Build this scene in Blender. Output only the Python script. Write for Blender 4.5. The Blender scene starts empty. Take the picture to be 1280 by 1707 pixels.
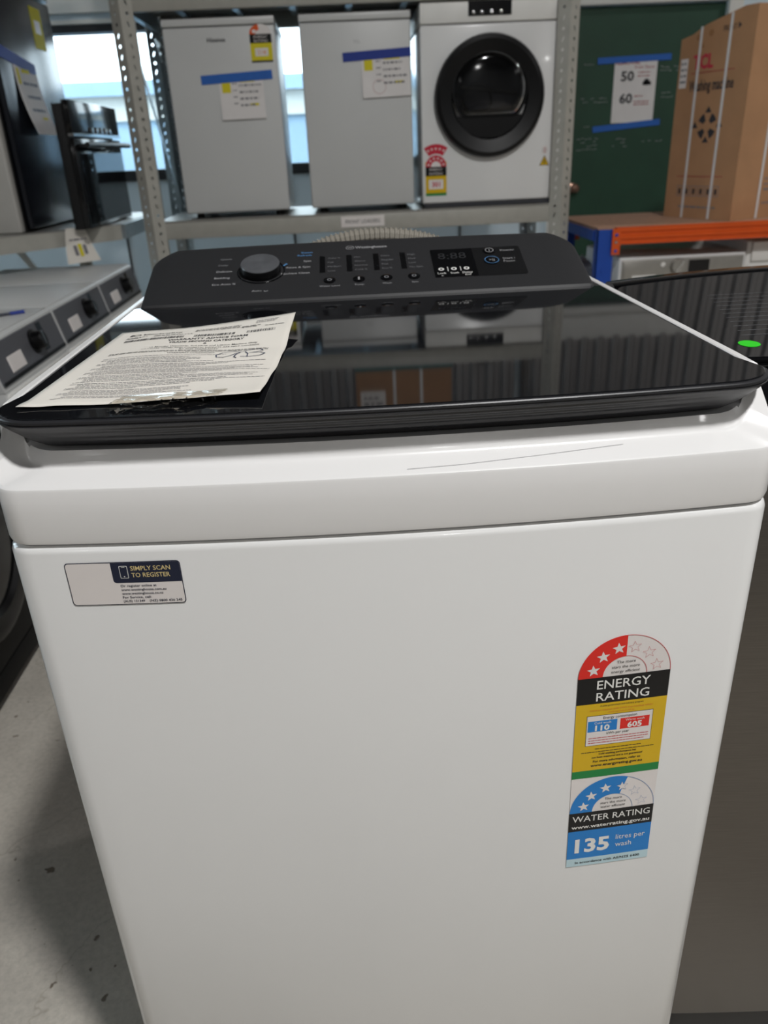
import bpy, bmesh, math, random
from mathutils import Vector, Matrix
random.seed(7)
SC = bpy.context.scene
COL = SC.collection
PI = math.pi

# ------------------------------------------------------------------ camera
FPX, W0, H0 = 1290.0, 1280.0, 1707.0
CAM = Vector((-0.0276, -0.6093, 1.2368))
def _n(v): return v.normalized()
_dn = _n(Vector((125.0, 2746.5, FPX))); _dp = _n(Vector((-73.0, -620.5, FPX)))
_Z = -_dn; _Y = _n(_dp - _dp.dot(_Z) * _Z); _X = _Y.cross(_Z)
R3 = Matrix((_X, _Y, _Z))                       # photo-camera axes (right, down, forward) -> world
cd = bpy.data.cameras.new('camera'); cam = bpy.data.objects.new('camera', cd); COL.objects.link(cam)
cx, cy, cz = R3 @ Vector((1, 0, 0)), R3 @ Vector((0, -1, 0)), R3 @ Vector((0, 0, -1))
cam.matrix_world = Matrix.Translation(CAM) @ Matrix((cx, cy, cz)).transposed().to_4x4()
cd.sensor_fit = 'VERTICAL'; cd.sensor_height = 36.0; cd.lens = FPX / H0 * 36.0
cd.clip_start = 0.02; cd.clip_end = 200
cd.dof.use_dof = True; cd.dof.focus_distance = 0.74; cd.dof.aperture_fstop = 7.4
SC.camera = cam

# ------------------------------------------------------------------ world, exposure
wd = bpy.data.worlds.new('sky'); SC.world = wd; wd.use_nodes = True
wd.node_tree.nodes['Background'].inputs[0].default_value = (0.86, 0.94, 1.0, 1)
wd.node_tree.nodes['Background'].inputs[1].default_value = 6.5
vs = SC.view_settings
vs.view_transform = 'Standard'; vs.look = 'None'; vs.gamma = 1; vs.use_curve_mapping = False
vs.exposure = -0.12
SC.cycles.use_denoising = True
SC.cycles.max_bounces = 8; SC.cycles.diffuse_bounces = 4; SC.cycles.glossy_bounces = 4
SC.cycles.transparent_max_bounces = 12; SC.cycles.sample_clamp_indirect = 6
SC.cycles.caustics_reflective = False; SC.cycles.caustics_refractive = False
LAMPS = [  # x, y, z, watts : warehouse high-bay lamps
    (1.05, -1.45, 4.35, 168), (-4.6, -2.6, 4.35, 18), (6.2, -1.6, 4.35, 35),
    (1.2, -7.6, 4.35, 60), (-4.6, -7.4, 4.35, 30), (6.2, -7.4, 4.35, 30), (4.6, 2.6, 4.35, 55)]

# ------------------------------------------------------------------ materials
def srgb(h):
    h = h.lstrip('#'); r = []
    for i in (0, 2, 4):
        c = int(h[i:i+2], 16) / 255
        r.append(c / 12.92 if c <= 0.04045 else ((c + 0.055) / 1.055) ** 2.4)
    return (*r, 1)
MATS = {}
def mat(name, col='808080', rough=0.5, metal=0.0, spec=0.5, coat=0.0, noise=None, bump=None, emit=None, brushed=None, rvar=0.0):
    if name in MATS: return MATS[name]
    m = bpy.data.materials.new(name); m.use_nodes = True; nt = m.node_tree
    b = nt.nodes['Principled BSDF']; c = srgb(col)
    b.inputs['Base Color'].default_value = c; b.inputs['Roughness'].default_value = rough
    b.inputs['Metallic'].default_value = metal; b.inputs['Specular IOR Level'].default_value = spec
    b.inputs['Coat Weight'].default_value = coat; b.inputs['Coat Roughness'].default_value = 0.06
    if emit: b.inputs['Emission Color'].default_value = c; b.inputs['Emission Strength'].default_value = emit
    tc = nt.nodes.new('ShaderNodeTexCoord')
    # every material carries a little procedural variation
    sc_, amt = noise if noise else (14.0, 0.03)
    n = nt.nodes.new('ShaderNodeTexNoise'); n.inputs['Scale'].default_value = sc_; n.inputs['Detail'].default_value = 5
    mp = nt.nodes.new('ShaderNodeMapping')
    if brushed: mp.inputs['Scale'].default_value = brushed
    nt.links.new(tc.outputs['Object'], mp.inputs[0]); nt.links.new(mp.outputs[0], n.inputs['Vector'])
    r = nt.nodes.new('ShaderNodeMapRange'); r.inputs['From Min'].default_value = 0.3; r.inputs['From Max'].default_value = 0.7
    r.inputs['To Min'].default_value = 1 - amt; r.inputs['To Max'].default_value = 1 + amt
    mx = nt.nodes.new('ShaderNodeVectorMath'); mx.operation = 'SCALE'; mx.inputs[0].default_value = c[:3]
    nt.links.new(n.outputs['Fac'], r.inputs['Value']); nt.links.new(r.outputs[0], mx.inputs['Scale'])
    nt.links.new(mx.outputs[0], b.inputs['Base Color'])
    if rvar:
        r2 = nt.nodes.new('ShaderNodeMapRange'); r2.inputs['To Min'].default_value = max(0, rough - rvar); r2.inputs['To Max'].default_value = rough + rvar
        nt.links.new(n.outputs['Fac'], r2.inputs['Value']); nt.links.new(r2.outputs[0], b.inputs['Roughness'])
    if bump:
        bp = nt.nodes.new('ShaderNodeBump'); bp.inputs['Strength'].default_value = bump; bp.inputs['Distance'].default_value = 0.002
        nt.links.new(n.outputs['Fac'], bp.inputs['Height']); nt.links.new(bp.outputs[0], b.inputs['Normal'])
    MATS[name] = m
    return m
def clear_mat(name, tint, gloss):
    m = bpy.data.materials.new(name); m.use_nodes = True; nt = m.node_tree; nt.nodes.clear()
    o = nt.nodes.new('ShaderNodeOutputMaterial'); t = nt.nodes.new('ShaderNodeBsdfTransparent'); t.inputs[0].default_value = srgb(tint)
    g = nt.nodes.new('ShaderNodeBsdfGlossy'); g.inputs['Roughness'].default_value = 0.08
    f = nt.nodes.new('ShaderNodeFresnel'); f.inputs[0].default_value = gloss; mx = nt.nodes.new('ShaderNodeMixShader')
    nt.links.new(f.outputs[0], mx.inputs[0]); nt.links.new(t.outputs[0], mx.inputs[1]); nt.links.new(g.outputs[0], mx.inputs[2]); nt.links.new(mx.outputs[0], o.inputs[0])
    MATS[name] = m
    return m
mat('enamel', 'e5e5e4', 0.22, coat=0.3, noise=(3, 0.012))
mat('enamel_cover', 'e7e6e5', 0.30, coat=0.2, noise=(3, 0.012))
mat('fridge_white', 'c9cac9', 0.38, noise=(4, 0.02))
mat('charcoal', '252527', 0.5, noise=(900, 0.08), bump=0.05)
mat('lid_plastic', '242427', 0.40, noise=(40, 0.04))
mat('glass_black', '101114', 0.035, noise=(5, 0.05))
mat('gloss_black', '0a0a0c', 0.12)
mat('black', '060608', 0.35, spec=0.35)
mat('black_matte', '070708', 0.6, spec=0.2)
mat('black_satin', '0e0e10', 0.42)
mat('dial_side', '060608', 0.3)
mat('dial_top', '6c6e72', 0.34, metal=0.45, noise=(60, 0.12))
mat('print_grey', '9a9a9c', 0.6)
mat('print_dim', '6f7073', 0.6)
mat('print_blue', '4f7fae', 0.6)
mat('print_dark', '1c1d20', 0.6)
mat('white', 'e9e8e4', 0.45)
mat('label_white', 'e4dedb', 0.35)
mat('paper', 'ded9d0', 0.8, noise=(8, 0.03))
mat('paper_note', 'e0dcda', 0.8)
mat('ink', '2e2e33', 0.8)
mat('ink_faint', '77757a', 0.8)
mat('ink_pen', '1b2a50', 0.6)
mat('ink_red', '9c2f33', 0.8)
mat('red', 'e01f12', 0.35)
mat('red_line', 'c8454a', 0.35)
mat('crimson', 'c3253c', 0.4)
mat('yellow', 'd9b100', 0.35)
mat('yellow_note', 'd6c81e', 0.7)
mat('green', '00803a', 0.35)
mat('blue', '0b7cca', 0.35)
mat('blue_line', '5f86b8', 0.35)
mat('pale_blue', 'bcd7df', 0.35)
mat('orange_print', 'd8832c', 0.5)
mat('navy', '0c1733', 0.35)
mat('gold', 'd9c48c', 0.4)
mat('tape_blue', '1f5fb4', 0.6, noise=(60, 0.06))
mat('tape_dark_blue', '12318c', 0.6, noise=(60, 0.06))
mat('dot_green', '2fd025', 0.5)
mat('stainless_dark', '6a655f', 0.34, metal=0.85, noise=(30, 0.10), brushed=(1, 1, 60), rvar=0.08)
mat('rack_grey', 'a7a59d', 0.45, noise=(20, 0.06))
mat('rack_galv', 'aab4b8', 0.32, metal=0.6, noise=(20, 0.10))
mat('deck', '9c9a94', 0.35, metal=0.4, noise=(6, 0.08))
mat('rack_blue', '1147a8', 0.45, noise=(12, 0.08))
mat('rack_orange', 'd9540f', 0.42, noise=(12, 0.06))
mat('chipboard', 'b08a72', 0.7, noise=(50, 0.12))
mat('cardboard', 'b08560', 0.85, noise=(9, 0.07))
mat('cardboard_top', '9c7048', 0.85, noise=(9, 0.07))
mat('strap', 'dcdcdc', 0.4)
mat('teal', '2b6a6a', 0.7)
mat('door_green', '1f4331', 0.5, noise=(5, 0.10))
mat('trim_white', 'dcdad5', 0.5)
mat('wall_blue', 'cddae2', 0.7, noise=(2, 0.04))
mat('wall_pale', '8f9192', 0.75, noise=(2, 0.04))
mat('cladding', '8f8b88', 0.45, metal=0.2, noise=(4, 0.06))
mat('ceiling', '6a6c6e', 0.8, noise=(2, 0.05))
mat('frame_dark', '1d1f22', 0.5)
mat('facade_cream', 'd8d5cc', 0.8)
mat('facade_blue', '9fb6c8', 0.7, noise=(1.5, 0.08))
mat('asphalt', '77777a', 0.9, noise=(8, 0.1))
mat('silver', 'a9a69f', 0.35, metal=0.5, noise=(30, 0.05))
mat('grey_panel', '55565b', 0.4, noise=(12, 0.05))
mat('dark_panel', '3a3b40', 0.35, noise=(12, 0.05))
mat('graphite', '23262d', 0.22, metal=0.5, noise=(3, 0.06))
mat('light_grey', 'b4b2ad', 0.5)
mat('hose', '89847a', 0.5)
mat('chrome', 'c8c8c8', 0.15, metal=1.0)
mat('brass', 'a08070', 0.3, metal=1.0)
mat('wrap', 'a9b4c2', 0.3, noise=(6, 0.15), bump=0.6)
mat('lamp_glow', 'fff6e8', 0.5, emit=4)
mat('drum', '6b6966', 0.3, metal=0.9)
clear_mat('window_glass', 'f0f6f8', 1.3)
clear_mat('clear_tape', 'f2efe9', 1.32)
clear_mat('door_glass', '8a8a8c', 1.5)
def floor_mat():
    m = bpy.data.materials.new('concrete'); m.use_nodes = True; nt = m.node_tree; b = nt.nodes['Principled BSDF']
    tc = nt.nodes.new('ShaderNodeTexCoord')
    def noise(s, d=6, w=0.55):
        n = nt.nodes.new('ShaderNodeTexNoise'); n.inputs['Scale'].default_value = s; n.inputs['Detail'].default_value = d; n.inputs['Roughness'].default_value = w
        nt.links.new(tc.outputs['Object'], n.inputs['Vector']); return n
    def ramp(src, stops):
        r = nt.nodes.new('ShaderNodeValToRGB'); e = r.color_ramp.elements
        while len(e) < len(stops): e.new(0.5)
        for k, (p, c) in zip(e, stops): k.position = p; k.color = c if len(c) == 4 else (*c, 1)
        nt.links.new(src, r.inputs[0]); return r
    def mul(a, b_, f=1.0):
        x = nt.nodes.new('ShaderNodeMix'); x.data_type = 'RGBA'; x.blend_type = 'MULTIPLY'; x.inputs[0].default_value = f
        nt.links.new(a, x.inputs[6]); nt.links.new(b_, x.inputs[7]); return x.outputs[2]
    base = ramp(noise(3.2).outputs['Fac'], [(0.3, srgb('a8a299')), (0.55, srgb('bdb7ad')), (0.75, srgb('cac4ba'))])
    fine = ramp(noise(90, 8, 0.7).outputs['Fac'], [(0.3, (0.72,)*3), (0.6, (1,)*3)])
    spots = ramp(noise(38, 2, 0.4).outputs['Fac'], [(0.27, (0.22, 0.17, 0.13)), (0.30, (1, 1, 1))])
    c = mul(mul(base.outputs[0], fine.outputs[0], 0.8), spots.outputs[0], 0.85)
    v = nt.nodes.new('ShaderNodeTexVoronoi'); v.feature = 'DISTANCE_TO_EDGE'; v.inputs['Scale'].default_value = 3.1
    dn = noise(5, 4); mxv = nt.nodes.new('ShaderNodeMix'); mxv.data_type = 'RGBA'; mxv.inputs[0].default_value = 0.22
    nt.links.new(tc.outputs['Object'], mxv.inputs[6]); nt.links.new(dn.outputs['Color'], mxv.inputs[7]); nt.links.new(mxv.outputs[2], v.inputs['Vector'])
    cr = ramp(v.outputs['Distance'], [(0.0, (0.6, 0.57, 0.52)), (0.006, (1, 1, 1))])
    c = mul(c, cr.outputs[0], 0.5)
    nt.links.new(c, b.inputs['Base Color']); b.inputs['Roughness'].default_value = 0.5
    MATS['concrete'] = m
floor_mat()

# ------------------------------------------------------------------ mesh helpers
def link(name, me, parent=None, m=None, smooth=False, loc=None):
    o = bpy.data.objects.new(name, me); COL.objects.link(o)
    if m is not None:
        for k in ([m] if isinstance(m, str) else m): me.materials.append(MATS[k])
    if smooth: me.shade_smooth()
    if parent is not None:
        o.parent = parent
        if parent.parent is None and parent.type == 'EMPTY' and parent.get('_fixed', 0):
            o.matrix_parent_inverse = Matrix.Translation(-parent.location)
    return o
def raw(name, vs, fs, m, parent=None, smooth=False):
    me = bpy.data.meshes.new(name); me.from_pydata([tuple(v) for v in vs], [], fs); me.update()
    bm = bmesh.new(); bm.from_mesh(me); bmesh.ops.recalc_face_normals(bm, faces=bm.faces); bm.to_mesh(me); bm.free()
    return link(name, me, parent, m, smooth)
def frombm(name, bm, m, parent=None, smooth=False, auto=None):
    bmesh.ops.recalc_face_normals(bm, faces=bm.faces)
    me = bpy.data.meshes.new(name); bm.to_mesh(me); bm.free()
    if auto is not None:
        me.shade_smooth(); me.set_sharp_from_angle(angle=math.radians(auto))
    return link(name, me, parent, m, smooth)
def abox(bm, x0, x1, y0, y1, z0, z1, bev=0.0, seg=2):
    t = bmesh.new(); r = bmesh.ops.create_cube(t, size=1)
    for v in t.verts: v.co = Vector(((x0+x1)/2 + v.co.x*(x1-x0), (y0+y1)/2 + v.co.y*(y1-y0), (z0+z1)/2 + v.co.z*(z1-z0)))
    if bev: bmesh.ops.bevel(t, geom=t.edges[:], offset=bev, segments=seg, affect='EDGES', profile=0.5)
    merge(bm, t)
def merge(bm, t, M=None):
    mp = {}
    for v in t.verts: mp[v] = bm.verts.new(M @ v.co if M else v.co)
    for f in t.faces:
        try: bm.faces.new([mp[v] for v in f.verts])
        except ValueError: pass
    t.free()
def box(name, x0, x1, y0, y1, z0, z1, m, parent=None, bev=0.0, seg=2):
    bm = bmesh.new(); abox(bm, x0, x1, y0, y1, z0, z1, bev, seg)
    return frombm(name, bm, m, parent, auto=35 if bev else None)
def obar(bm, p, q, w, h, up=Vector((0, 0, 1))):
    p, q = Vector(p), Vector(q); d = (q-p).normalized(); s = d.cross(up).normalized(); u = s.cross(d)
    vs = [bm.verts.new(a + s*i*w/2 + u*j*h/2) for a in (p, q) for i, j in ((-1, -1), (1, -1), (1, 1), (-1, 1))]
    for f in ((0, 1, 2, 3), (7, 6, 5, 4), (0, 4, 5, 1), (1, 5, 6, 2), (2, 6, 7, 3), (3, 7, 4, 0)): bm.faces.new([vs[i] for i in f])
def bar(name, p, q, w, h, m, parent=None):
    bm = bmesh.new(); obar(bm, p, q, w, h); return frombm(name, bm, m, parent)
def loft(bm, rings, cap0=True, cap1=True, closed=True):
    R = [[bm.verts.new(p) for p in r] for r in rings]; n = len(R[0])
    for a, b in zip(R, R[1:]):
        for i in range(n if closed else n-1):
            j = (i+1) % n; bm.faces.new((a[i], a[j], b[j], b[i]))
    if cap0: bm.faces.new(R[0][::-1])
    if cap1: bm.faces.new(R[-1])
    return R
def lathe(bm, prof, M, n=32, cap0=True, cap1=True):   # prof: (radius, axial)
    loft(bm, [[M @ Vector((r*math.cos(2*PI*i/n), r*math.sin(2*PI*i/n), a)) for i in range(n)] for r, a in prof], cap0, cap1)
def lathe_ob(name, prof, M, m, parent=None, n=32, auto=30, cap0=True, cap1=True):
    bm = bmesh.new(); lathe(bm, prof, M, n, cap0, cap1); return frombm(name, bm, m, parent, auto=auto)
def frame(o, zax, xax=Vector((1, 0, 0))):            # matrix with local z along zax at o
    z = Vector(zax).normalized(); x = (Vector(xax) - Vector(xax).dot(z)*z).normalized(); y = z.cross(x)
    return Matrix.Translation(Vector(o)) @ Matrix((x, y, z)).transposed().to_4x4()
def tube(bm, pts, rad, n=10):
    pts = [Vector(p) for p in pts]; rings = []
    for i, p in enumerate(pts):
        d = (pts[min(i+1, len(pts)-1)] - pts[max(i-1, 0)]).normalized()
        a = Vector((0, 1, 0)) if abs(d.y) < 0.9 else Vector((1, 0, 0)); s = d.cross(a).normalized(); u = s.cross(d)
        r = rad[i] if isinstance(rad, list) else rad
        rings.append([p + s*r*math.cos(2*PI*k/n) + u*r*math.sin(2*PI*k/n) for k in range(n)])
    loft(bm, rings)
def thing(name, label, cat, loc=(0, 0, 0), group=None, fixed=True):
    o = bpy.data.objects.new(name, None); COL.objects.link(o); o.location = loc; o.empty_display_size = 0.05
    o['label'] = label; o['category'] = cat; o['_fixed'] = 1 if fixed else 0
    if group: o['group'] = group
    return o
def tag(o, label, cat, group=None):
    o['label'] = label; o['category'] = cat
    if group: o['group'] = group
    return o
def struct(o): o['kind'] = 'structure'; return o
def note(o, label): o['label'] = label; return o
def dup(root, loc, rotz, label):
    r = root.copy(); COL.objects.link(r); r.location = loc; r.rotation_euler = (0, 0, rotz); r['label'] = label
    for ch in list(root.children):
        c = ch.copy(); COL.objects.link(c); c.parent = r
        for g in ch.children:
            d = g.copy(); COL.objects.link(d); d.parent = c
    return r

# ------------------------------------------------------------------ flat print (lettering and shapes mapped on a surface)
_tc = {}
def text2d(s, bold=0.0):
    k = (s, bold)
    if k not in _tc:
        c = bpy.data.curves.new('t', 'FONT'); c.body = s; c.size = 1; c.resolution_u = 2; c.offset = bold
        o = bpy.data.objects.new('t', c); me = bpy.data.meshes.new_from_object(o)
        vs = [(v.co.x, v.co.y) for v in me.vertices]; fs = [tuple(p.vertices) for p in me.polygons]
        bpy.data.objects.remove(o); bpy.data.curves.remove(c); bpy.data.meshes.remove(me)
        _tc[k] = (vs, fs)
    return _tc[k]
class Print:
    def __init__(s, fn): s.fn = fn; s.v = []; s.f = []; s.mi = []; s.m = []
    def _m(s, m):
        if m not in s.m: s.m.append(m)
        return s.m.index(m)
    def poly(s, pts, m, h=0.0002):
        n = len(s.v); s.v += [s.fn(u, v, h) for u, v in pts]; s.f.append(tuple(range(n, n+len(pts)))); s.mi.append(s._m(m))
    def rect(s, u0, v0, u1, v1, m, h=0.0002, nu=6):
        for i in range(nu):
            a, b = u0+(u1-u0)*i/nu, u0+(u1-u0)*(i+1)/nu; s.poly([(a, v0), (b, v0), (b, v1), (a, v1)], m, h)
    def ring(s, c, r0, r1, a0, a1, m, h=0.0003, n=24):
        for i in range(n):
            p, q = math.radians(a0+(a1-a0)*i/n), math.radians(a0+(a1-a0)*(i+1)/n)
            P = lambda r, a: (c[0]+r*math.cos(a), c[1]+r*math.sin(a))
            s.poly([P(r0, p), P(r1, p), P(r1, q), P(r0, q)] if r0 > 1e-6 else [c, P(r1, p), P(r1, q)], m, h)
    def star(s, c, r, m, h=0.0004, rot=0.0, line=0.0):
        pts = [((r if i % 2 == 0 else r*0.42)*math.cos(PI/2+rot+i*PI/5), (r if i % 2 == 0 else r*0.42)*math.sin(PI/2+rot+i*PI/5)) for i in range(10)]
        for i in range(10):
            a, b = pts[i], pts[(i+1) % 10]
            if line:
                k = 1 - line/r
                s.poly([(c[0]+a[0], c[1]+a[1]), (c[0]+b[0], c[1]+b[1]), (c[0]+b[0]*k, c[1]+b[1]*k), (c[0]+a[0]*k, c[1]+a[1]*k)], m, h)
            else: s.poly([c, (c[0]+a[0], c[1]+a[1]), (c[0]+b[0], c[1]+b[1])], m, h)
    def line(s, pts, w, m, h=0.0003):
        for a, b in zip(pts, pts[1:]):
            dx, dy = b[0]-a[0], b[1]-a[1]; L = math.hypot(dx, dy) or 1; nx, ny = -dy/L*w/2, dx/L*w/2; ex, ey = dx/L*w*.3, dy/L*w*.3
            s.poly([(a[0]+nx-ex, a[1]+ny-ey), (a[0]-nx-ex, a[1]-ny-ey), (b[0]-nx+ex, b[1]-ny+ey), (b[0]+nx+ex, b[1]+ny+ey)], m, h)
    def text(s, t, x, y, m, w=None, ch=None, al='c', h=0.0005, bold=0.0):
        """width w and/or capital height ch; x is the left, centre or right as al says; y the baseline"""
        vs, fs = text2d(t, bold); x0, x1 = min(v[0] for v in vs), max(v[0] for v in vs)
        sy = ch/0.73 if ch else w/(x1-x0); sx = w/(x1-x0) if w else sy
        ox = {'l': -x0, 'c': -(x0+x1)/2, 'r': -x1}[al]; n = len(s.v)
        s.v += [s.fn(x+(v[0]+ox)*sx, y+v[1]*sy, h) for v in vs]; k = s._m(m)
        for f in fs: s.f.append(tuple(i+n for i in f)); s.mi.append(k)
    def greek(s, u0, u1, v, ch, m, h=0.0004, wl=(2, 7)):
        u = u0
        while u < u1:
            l = random.randint(*wl)*ch*0.75; e = min(u+l, u1); s.poly([(u, v), (e, v), (e, v+ch), (u, v+ch)], m, h); u = e+ch*0.7
    def build(s, name, parent=None):
        me = bpy.data.meshes.new(name); me.from_pydata([tuple(v) for v in s.v], [], s.f)
        for p, k in zip(me.polygons, s.mi): p.material_index = k
        me.update(); o = link(name, me, parent, s.m)
        if any(k in name for k in ('writing', 'lettering', 'print', 'symbols', 'text', 'pattern')): o['kind'] = 'stuff'
        return o
def planar(o, u, v):
    o, u, v = Vector(o), Vector(u).normalized(), Vector(v).normalized(); n = u.cross(v)
    return lambda a, b, h=0: o + u*a + v*b + n*h

# ================================================================== THE ROOM
WY = 5.0
def room():
    struct(box('floor', -6, 8, -9, WY+0.2, -0.1, 0, 'concrete'))
    struct(box('ceiling', -6, 8, -9, WY+0.2, 4.8, 4.9, 'ceiling'))
    bm = bmesh.new(); L = (-6.1, -6); ya, yb, za, zb_ = 1.6, 4.6, 0.9, 3.4
    abox(bm, *L, -9, ya, 0, 4.8); abox(bm, *L, yb, WY+0.2, 0, 4.8); abox(bm, *L, ya, yb, 0, za); abox(bm, *L, ya, yb, zb_, 4.8); struct(frombm('wall_left', bm, 'wall_pale'))
    w = thing('window_4', '', '', (-6, 3.1, za)); del w['label']; del w['category']; struct(w)  # unseen window, added so daylight brightens the back wall and left side
    bm = bmesh.new()
    for y in (ya, 3.07, yb-0.06): abox(bm, -6.08, -5.98, y, y+0.06, za+0.05, zb_-0.05)
    for z in (za, zb_-0.05): abox(bm, -6.08, -5.98, ya, yb, z, z+0.05)
    frombm('window_frame', bm, 'frame_dark', w)
    for y in (ya+0.06, 3.13): box('window_pane', -6.05, -6.044, y, y+1.41, za+0.05, zb_-0.05, 'window_glass', w)
    struct(box('wall_right', 8, 8.1, -9, WY+0.2, 0, 4.8, 'wall_pale'))
    struct(box('wall_front', -6, 8, -9.1, -9, 0, 4.8, 'wall_pale'))
    # back wall: painted lower part with window openings, corrugated sheet above
    bm = bmesh.new()
    x0, x1 = -6.0, 8.0; wz0, wz1 = 1.14, 1.985; dx0, dx1, dz = 1.44, 2.44, 1.985
    wins = [(-4.9, -3.1), (-3.0, -1.08), (-0.98, 0.42)]
    T = (WY, WY+0.16)
    abox(bm, x0, dx0, *T, 0, wz0)
    e = x0
    for a, b in wins: abox(bm, e, a, *T, wz0, wz1); e = b
    abox(bm, e, dx0, *T, wz0, wz1); abox(bm, x0, dx0, *T, wz1, 2.2)
    abox(bm, dx0, dx1, *T, dz, 2.2); abox(bm, dx1, x1, *T, 0, 2.2); abox(bm, x0, x1, *T, 2.2, 4.8)
    wb = struct(frombm('wall_back', bm, 'wall_blue'))
    bm = bmesh.new(); pr = []; x = x0; p = 0.115
    while x < x1 - p:
        pr += [(x, 0), (x+0.04, 0), (x+0.06, -0.026), (x+0.095, -0.026)]; x += p
    A = [bm.verts.new((a, WY-0.03+b, 2.2)) for a, b in pr]; B = [bm.verts.new((a, WY-0.03+b, 4.79)) for a, b in pr]
    for i in range(len(A)-1): bm.faces.new((A[i], A[i+1], B[i+1], B[i]))
    note(frombm('cladding_sheet', bm, 'cladding', wb), 'grey corrugated steel sheet')
    note(box('fascia', x0, x1, WY-0.05, WY-0.005, 2.05, 2.215, 'trim_white', wb), 'pale band above the windows')
    for i in range(6):
        xx = -4.9 + i*1.13
        box('panel_joint', xx, xx+0.012, WY-0.008, WY-0.001, 0, wz0, 'frame_dark', wb)
    for k, (a, b) in enumerate(wins):
        w = thing('window_%d' % (k+1), '', '', ((a+b)/2, WY, wz0)); del w['label']; del w['category']; struct(w)
        bm = bmesh.new(); t = 0.035
        abox(bm, a-0.03, b+0.03, WY-0.03, WY+0.1, wz0-0.03, wz0+t); abox(bm, a-0.03, b+0.03, WY-0.03, WY+0.1, wz1-t, wz1+0.005)
        abox(bm, a-0.03, a+t*0.6, WY-0.03, WY+0.1, wz0+t, wz1-t); abox(bm, b-t*0.6, b+0.03, WY-0.03, WY+0.1, wz0+t, wz1-t)
        frombm('window_frame', bm, 'frame_dark', w)
        box('window_pane', a+t*0.6, b-t*0.6, WY+0.05, WY+0.056, wz0+t, wz1-t, 'window_glass', w)
        box('blind_box', a-0.02, b+0.02, WY-0.045, WY-0.031, wz1+0.008, wz1+0.03, 'trim_white', w)
    # green door
    d = thing('door_1', '', '', ((dx0+dx1)/2, WY, 0)); del d['label']; del d['category']; struct(d)
    dl = box('door_leaf', dx0, dx1, WY+0.02, WY+0.065, 0.005, dz-0.005, 'door_green', d)
    M = frame((1.53, WY+0.02, 0.94), (0, -1, 0))
    lathe_ob('door_handle', [(0.032, 0), (0.032, 0.006), (0.014, 0.012), (0.012, 0.035), (0.027, 0.045), (0.031, 0.058), (0.024, 0.072), (0.0, 0.076)], M, 'brass', d, 20, cap1=False)
    bm = bmesh.new(); abox(bm, dx0-0.09, dx1+0.09, WY-0.03, WY-0.002, dz, dz+0.1, 0.004); abox(bm, dx1, dx1+0.09, WY-0.03, WY-0.002, 0, dz, 0.004); abox(bm, dx0-0.09, dx0, WY-0.03, WY-0.002, 0, dz, 0.004)
    frombm('door_frame', bm, 'trim_white', d)
    # chalk notes on the door
    P = Print(planar((0, WY+0.02, 0), (1, 0, 0), (0, 0, 1)))
    for (a, b, z, n) in ((1.56, 1.66, 1.67, 1), (2.06, 2.2, 1.64, 2), (1.55, 1.72, 1.475, 2), (2.08, 2.16, 1.49, 2), (1.54, 1.66, 1.24, 4), (1.78, 1.86, 1.23, 3), (1.98, 2.1, 1.21, 1), (1.58, 1.62, 1.31, 1)):
        for k in range(n):
            u = a
            while u < b:
                l = random.uniform(0.008, 0.03)
                if random.random() < 0.7: P.line([(u, z-k*0.022+random.uniform(-.004, .004)), (u+l, z-k*0.022+random.uniform(-.004, .004))], 0.003, 'print_grey', 0.0006)
                u += l+0.008
    note(P.build('chalk_writing', dl), 'faint chalk writing')
    # sign on the door
    sg = box('paper_sign', 1.758, 2.035, WY+0.0165, WY+0.019, 1.325, 1.70, 'paper_note')
    tag(sg, 'white paper sign with handwritten 50 and 60 taped to green door', 'sign')
    for n_, z, a, b, tl in (('masking_tape', 1.685, 1.645, 2.12, 0.01), ('masking_tape', 1.292, 1.64, 2.085, 0.03)):
        bm = bmesh.new(); obar(bm, (a, WY+0.0155, z), (b, WY+0.0155, z+tl), 0.002, 0.036); frombm(n_, bm, 'tape_blue', sg)
    P = Print(planar((1.758, WY+0.0163, 1.325), (1, 0, 0), (0, 0, 1)))
    P.text('REMOVAL', 0.005, 0.335, 'ink_red', w=0.16, ch=0.026, al='l', bold=0.02)
    P.text('from Store', 0.13, 0.31, 'ink_red', w=0.13, ch=0.02, al='l')
    P.text('50', 0.045, 0.243, 'ink', w=0.085, ch=0.056, al='l', bold=0.03); P.text('60', 0.045, 0.115, 'ink', w=0.085, ch=0.056, al='l', bold=0.03)
    for z in (0.285, 0.265): P.greek(0.155, 0.235, z, 0.006, 'ink_red')
    P.ring((0.215, 0.232), 0, 0.02, 0, 360, 'ink', n=10); P.rect(0.19, 0.215, 0.245, 0.235, 'ink', h=0.0003)
    for z in (0.15, 0.118, 0.102): P.greek(0.14, 0.2+0.04*(z < 0.14), z, 0.006, 'ink_red')
    P.build('sign_writing', sg)
    # outside
    o = struct(box('ground_outside', -14, 12, WY+0.25, 14, -0.2, -0.1, 'asphalt'))
    b = thing('neighbour_building', 'pale low building with blue wall seen through the windows', 'building', (-3, 9.4, 0))
    bm = bmesh.new(); abox(bm, -11, 9, 9, 9.8, -0.1, 1.62); frombm('wall', bm, 'facade_blue', b)
    box('cream_band', -11, 9, 8.95, 9.8, 1.62, 1.86, 'facade_cream', b); box('gutter', -11.1, 9.1, 8.85, 9.85, 1.86, 2.0, 'facade_blue', b)
    for i in range(12): box('cladding_joint', -9+i*1.45, -8.93+i*1.45, 8.97, 8.999, -0.1, 1.6, 'facade_cream', b)
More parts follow.
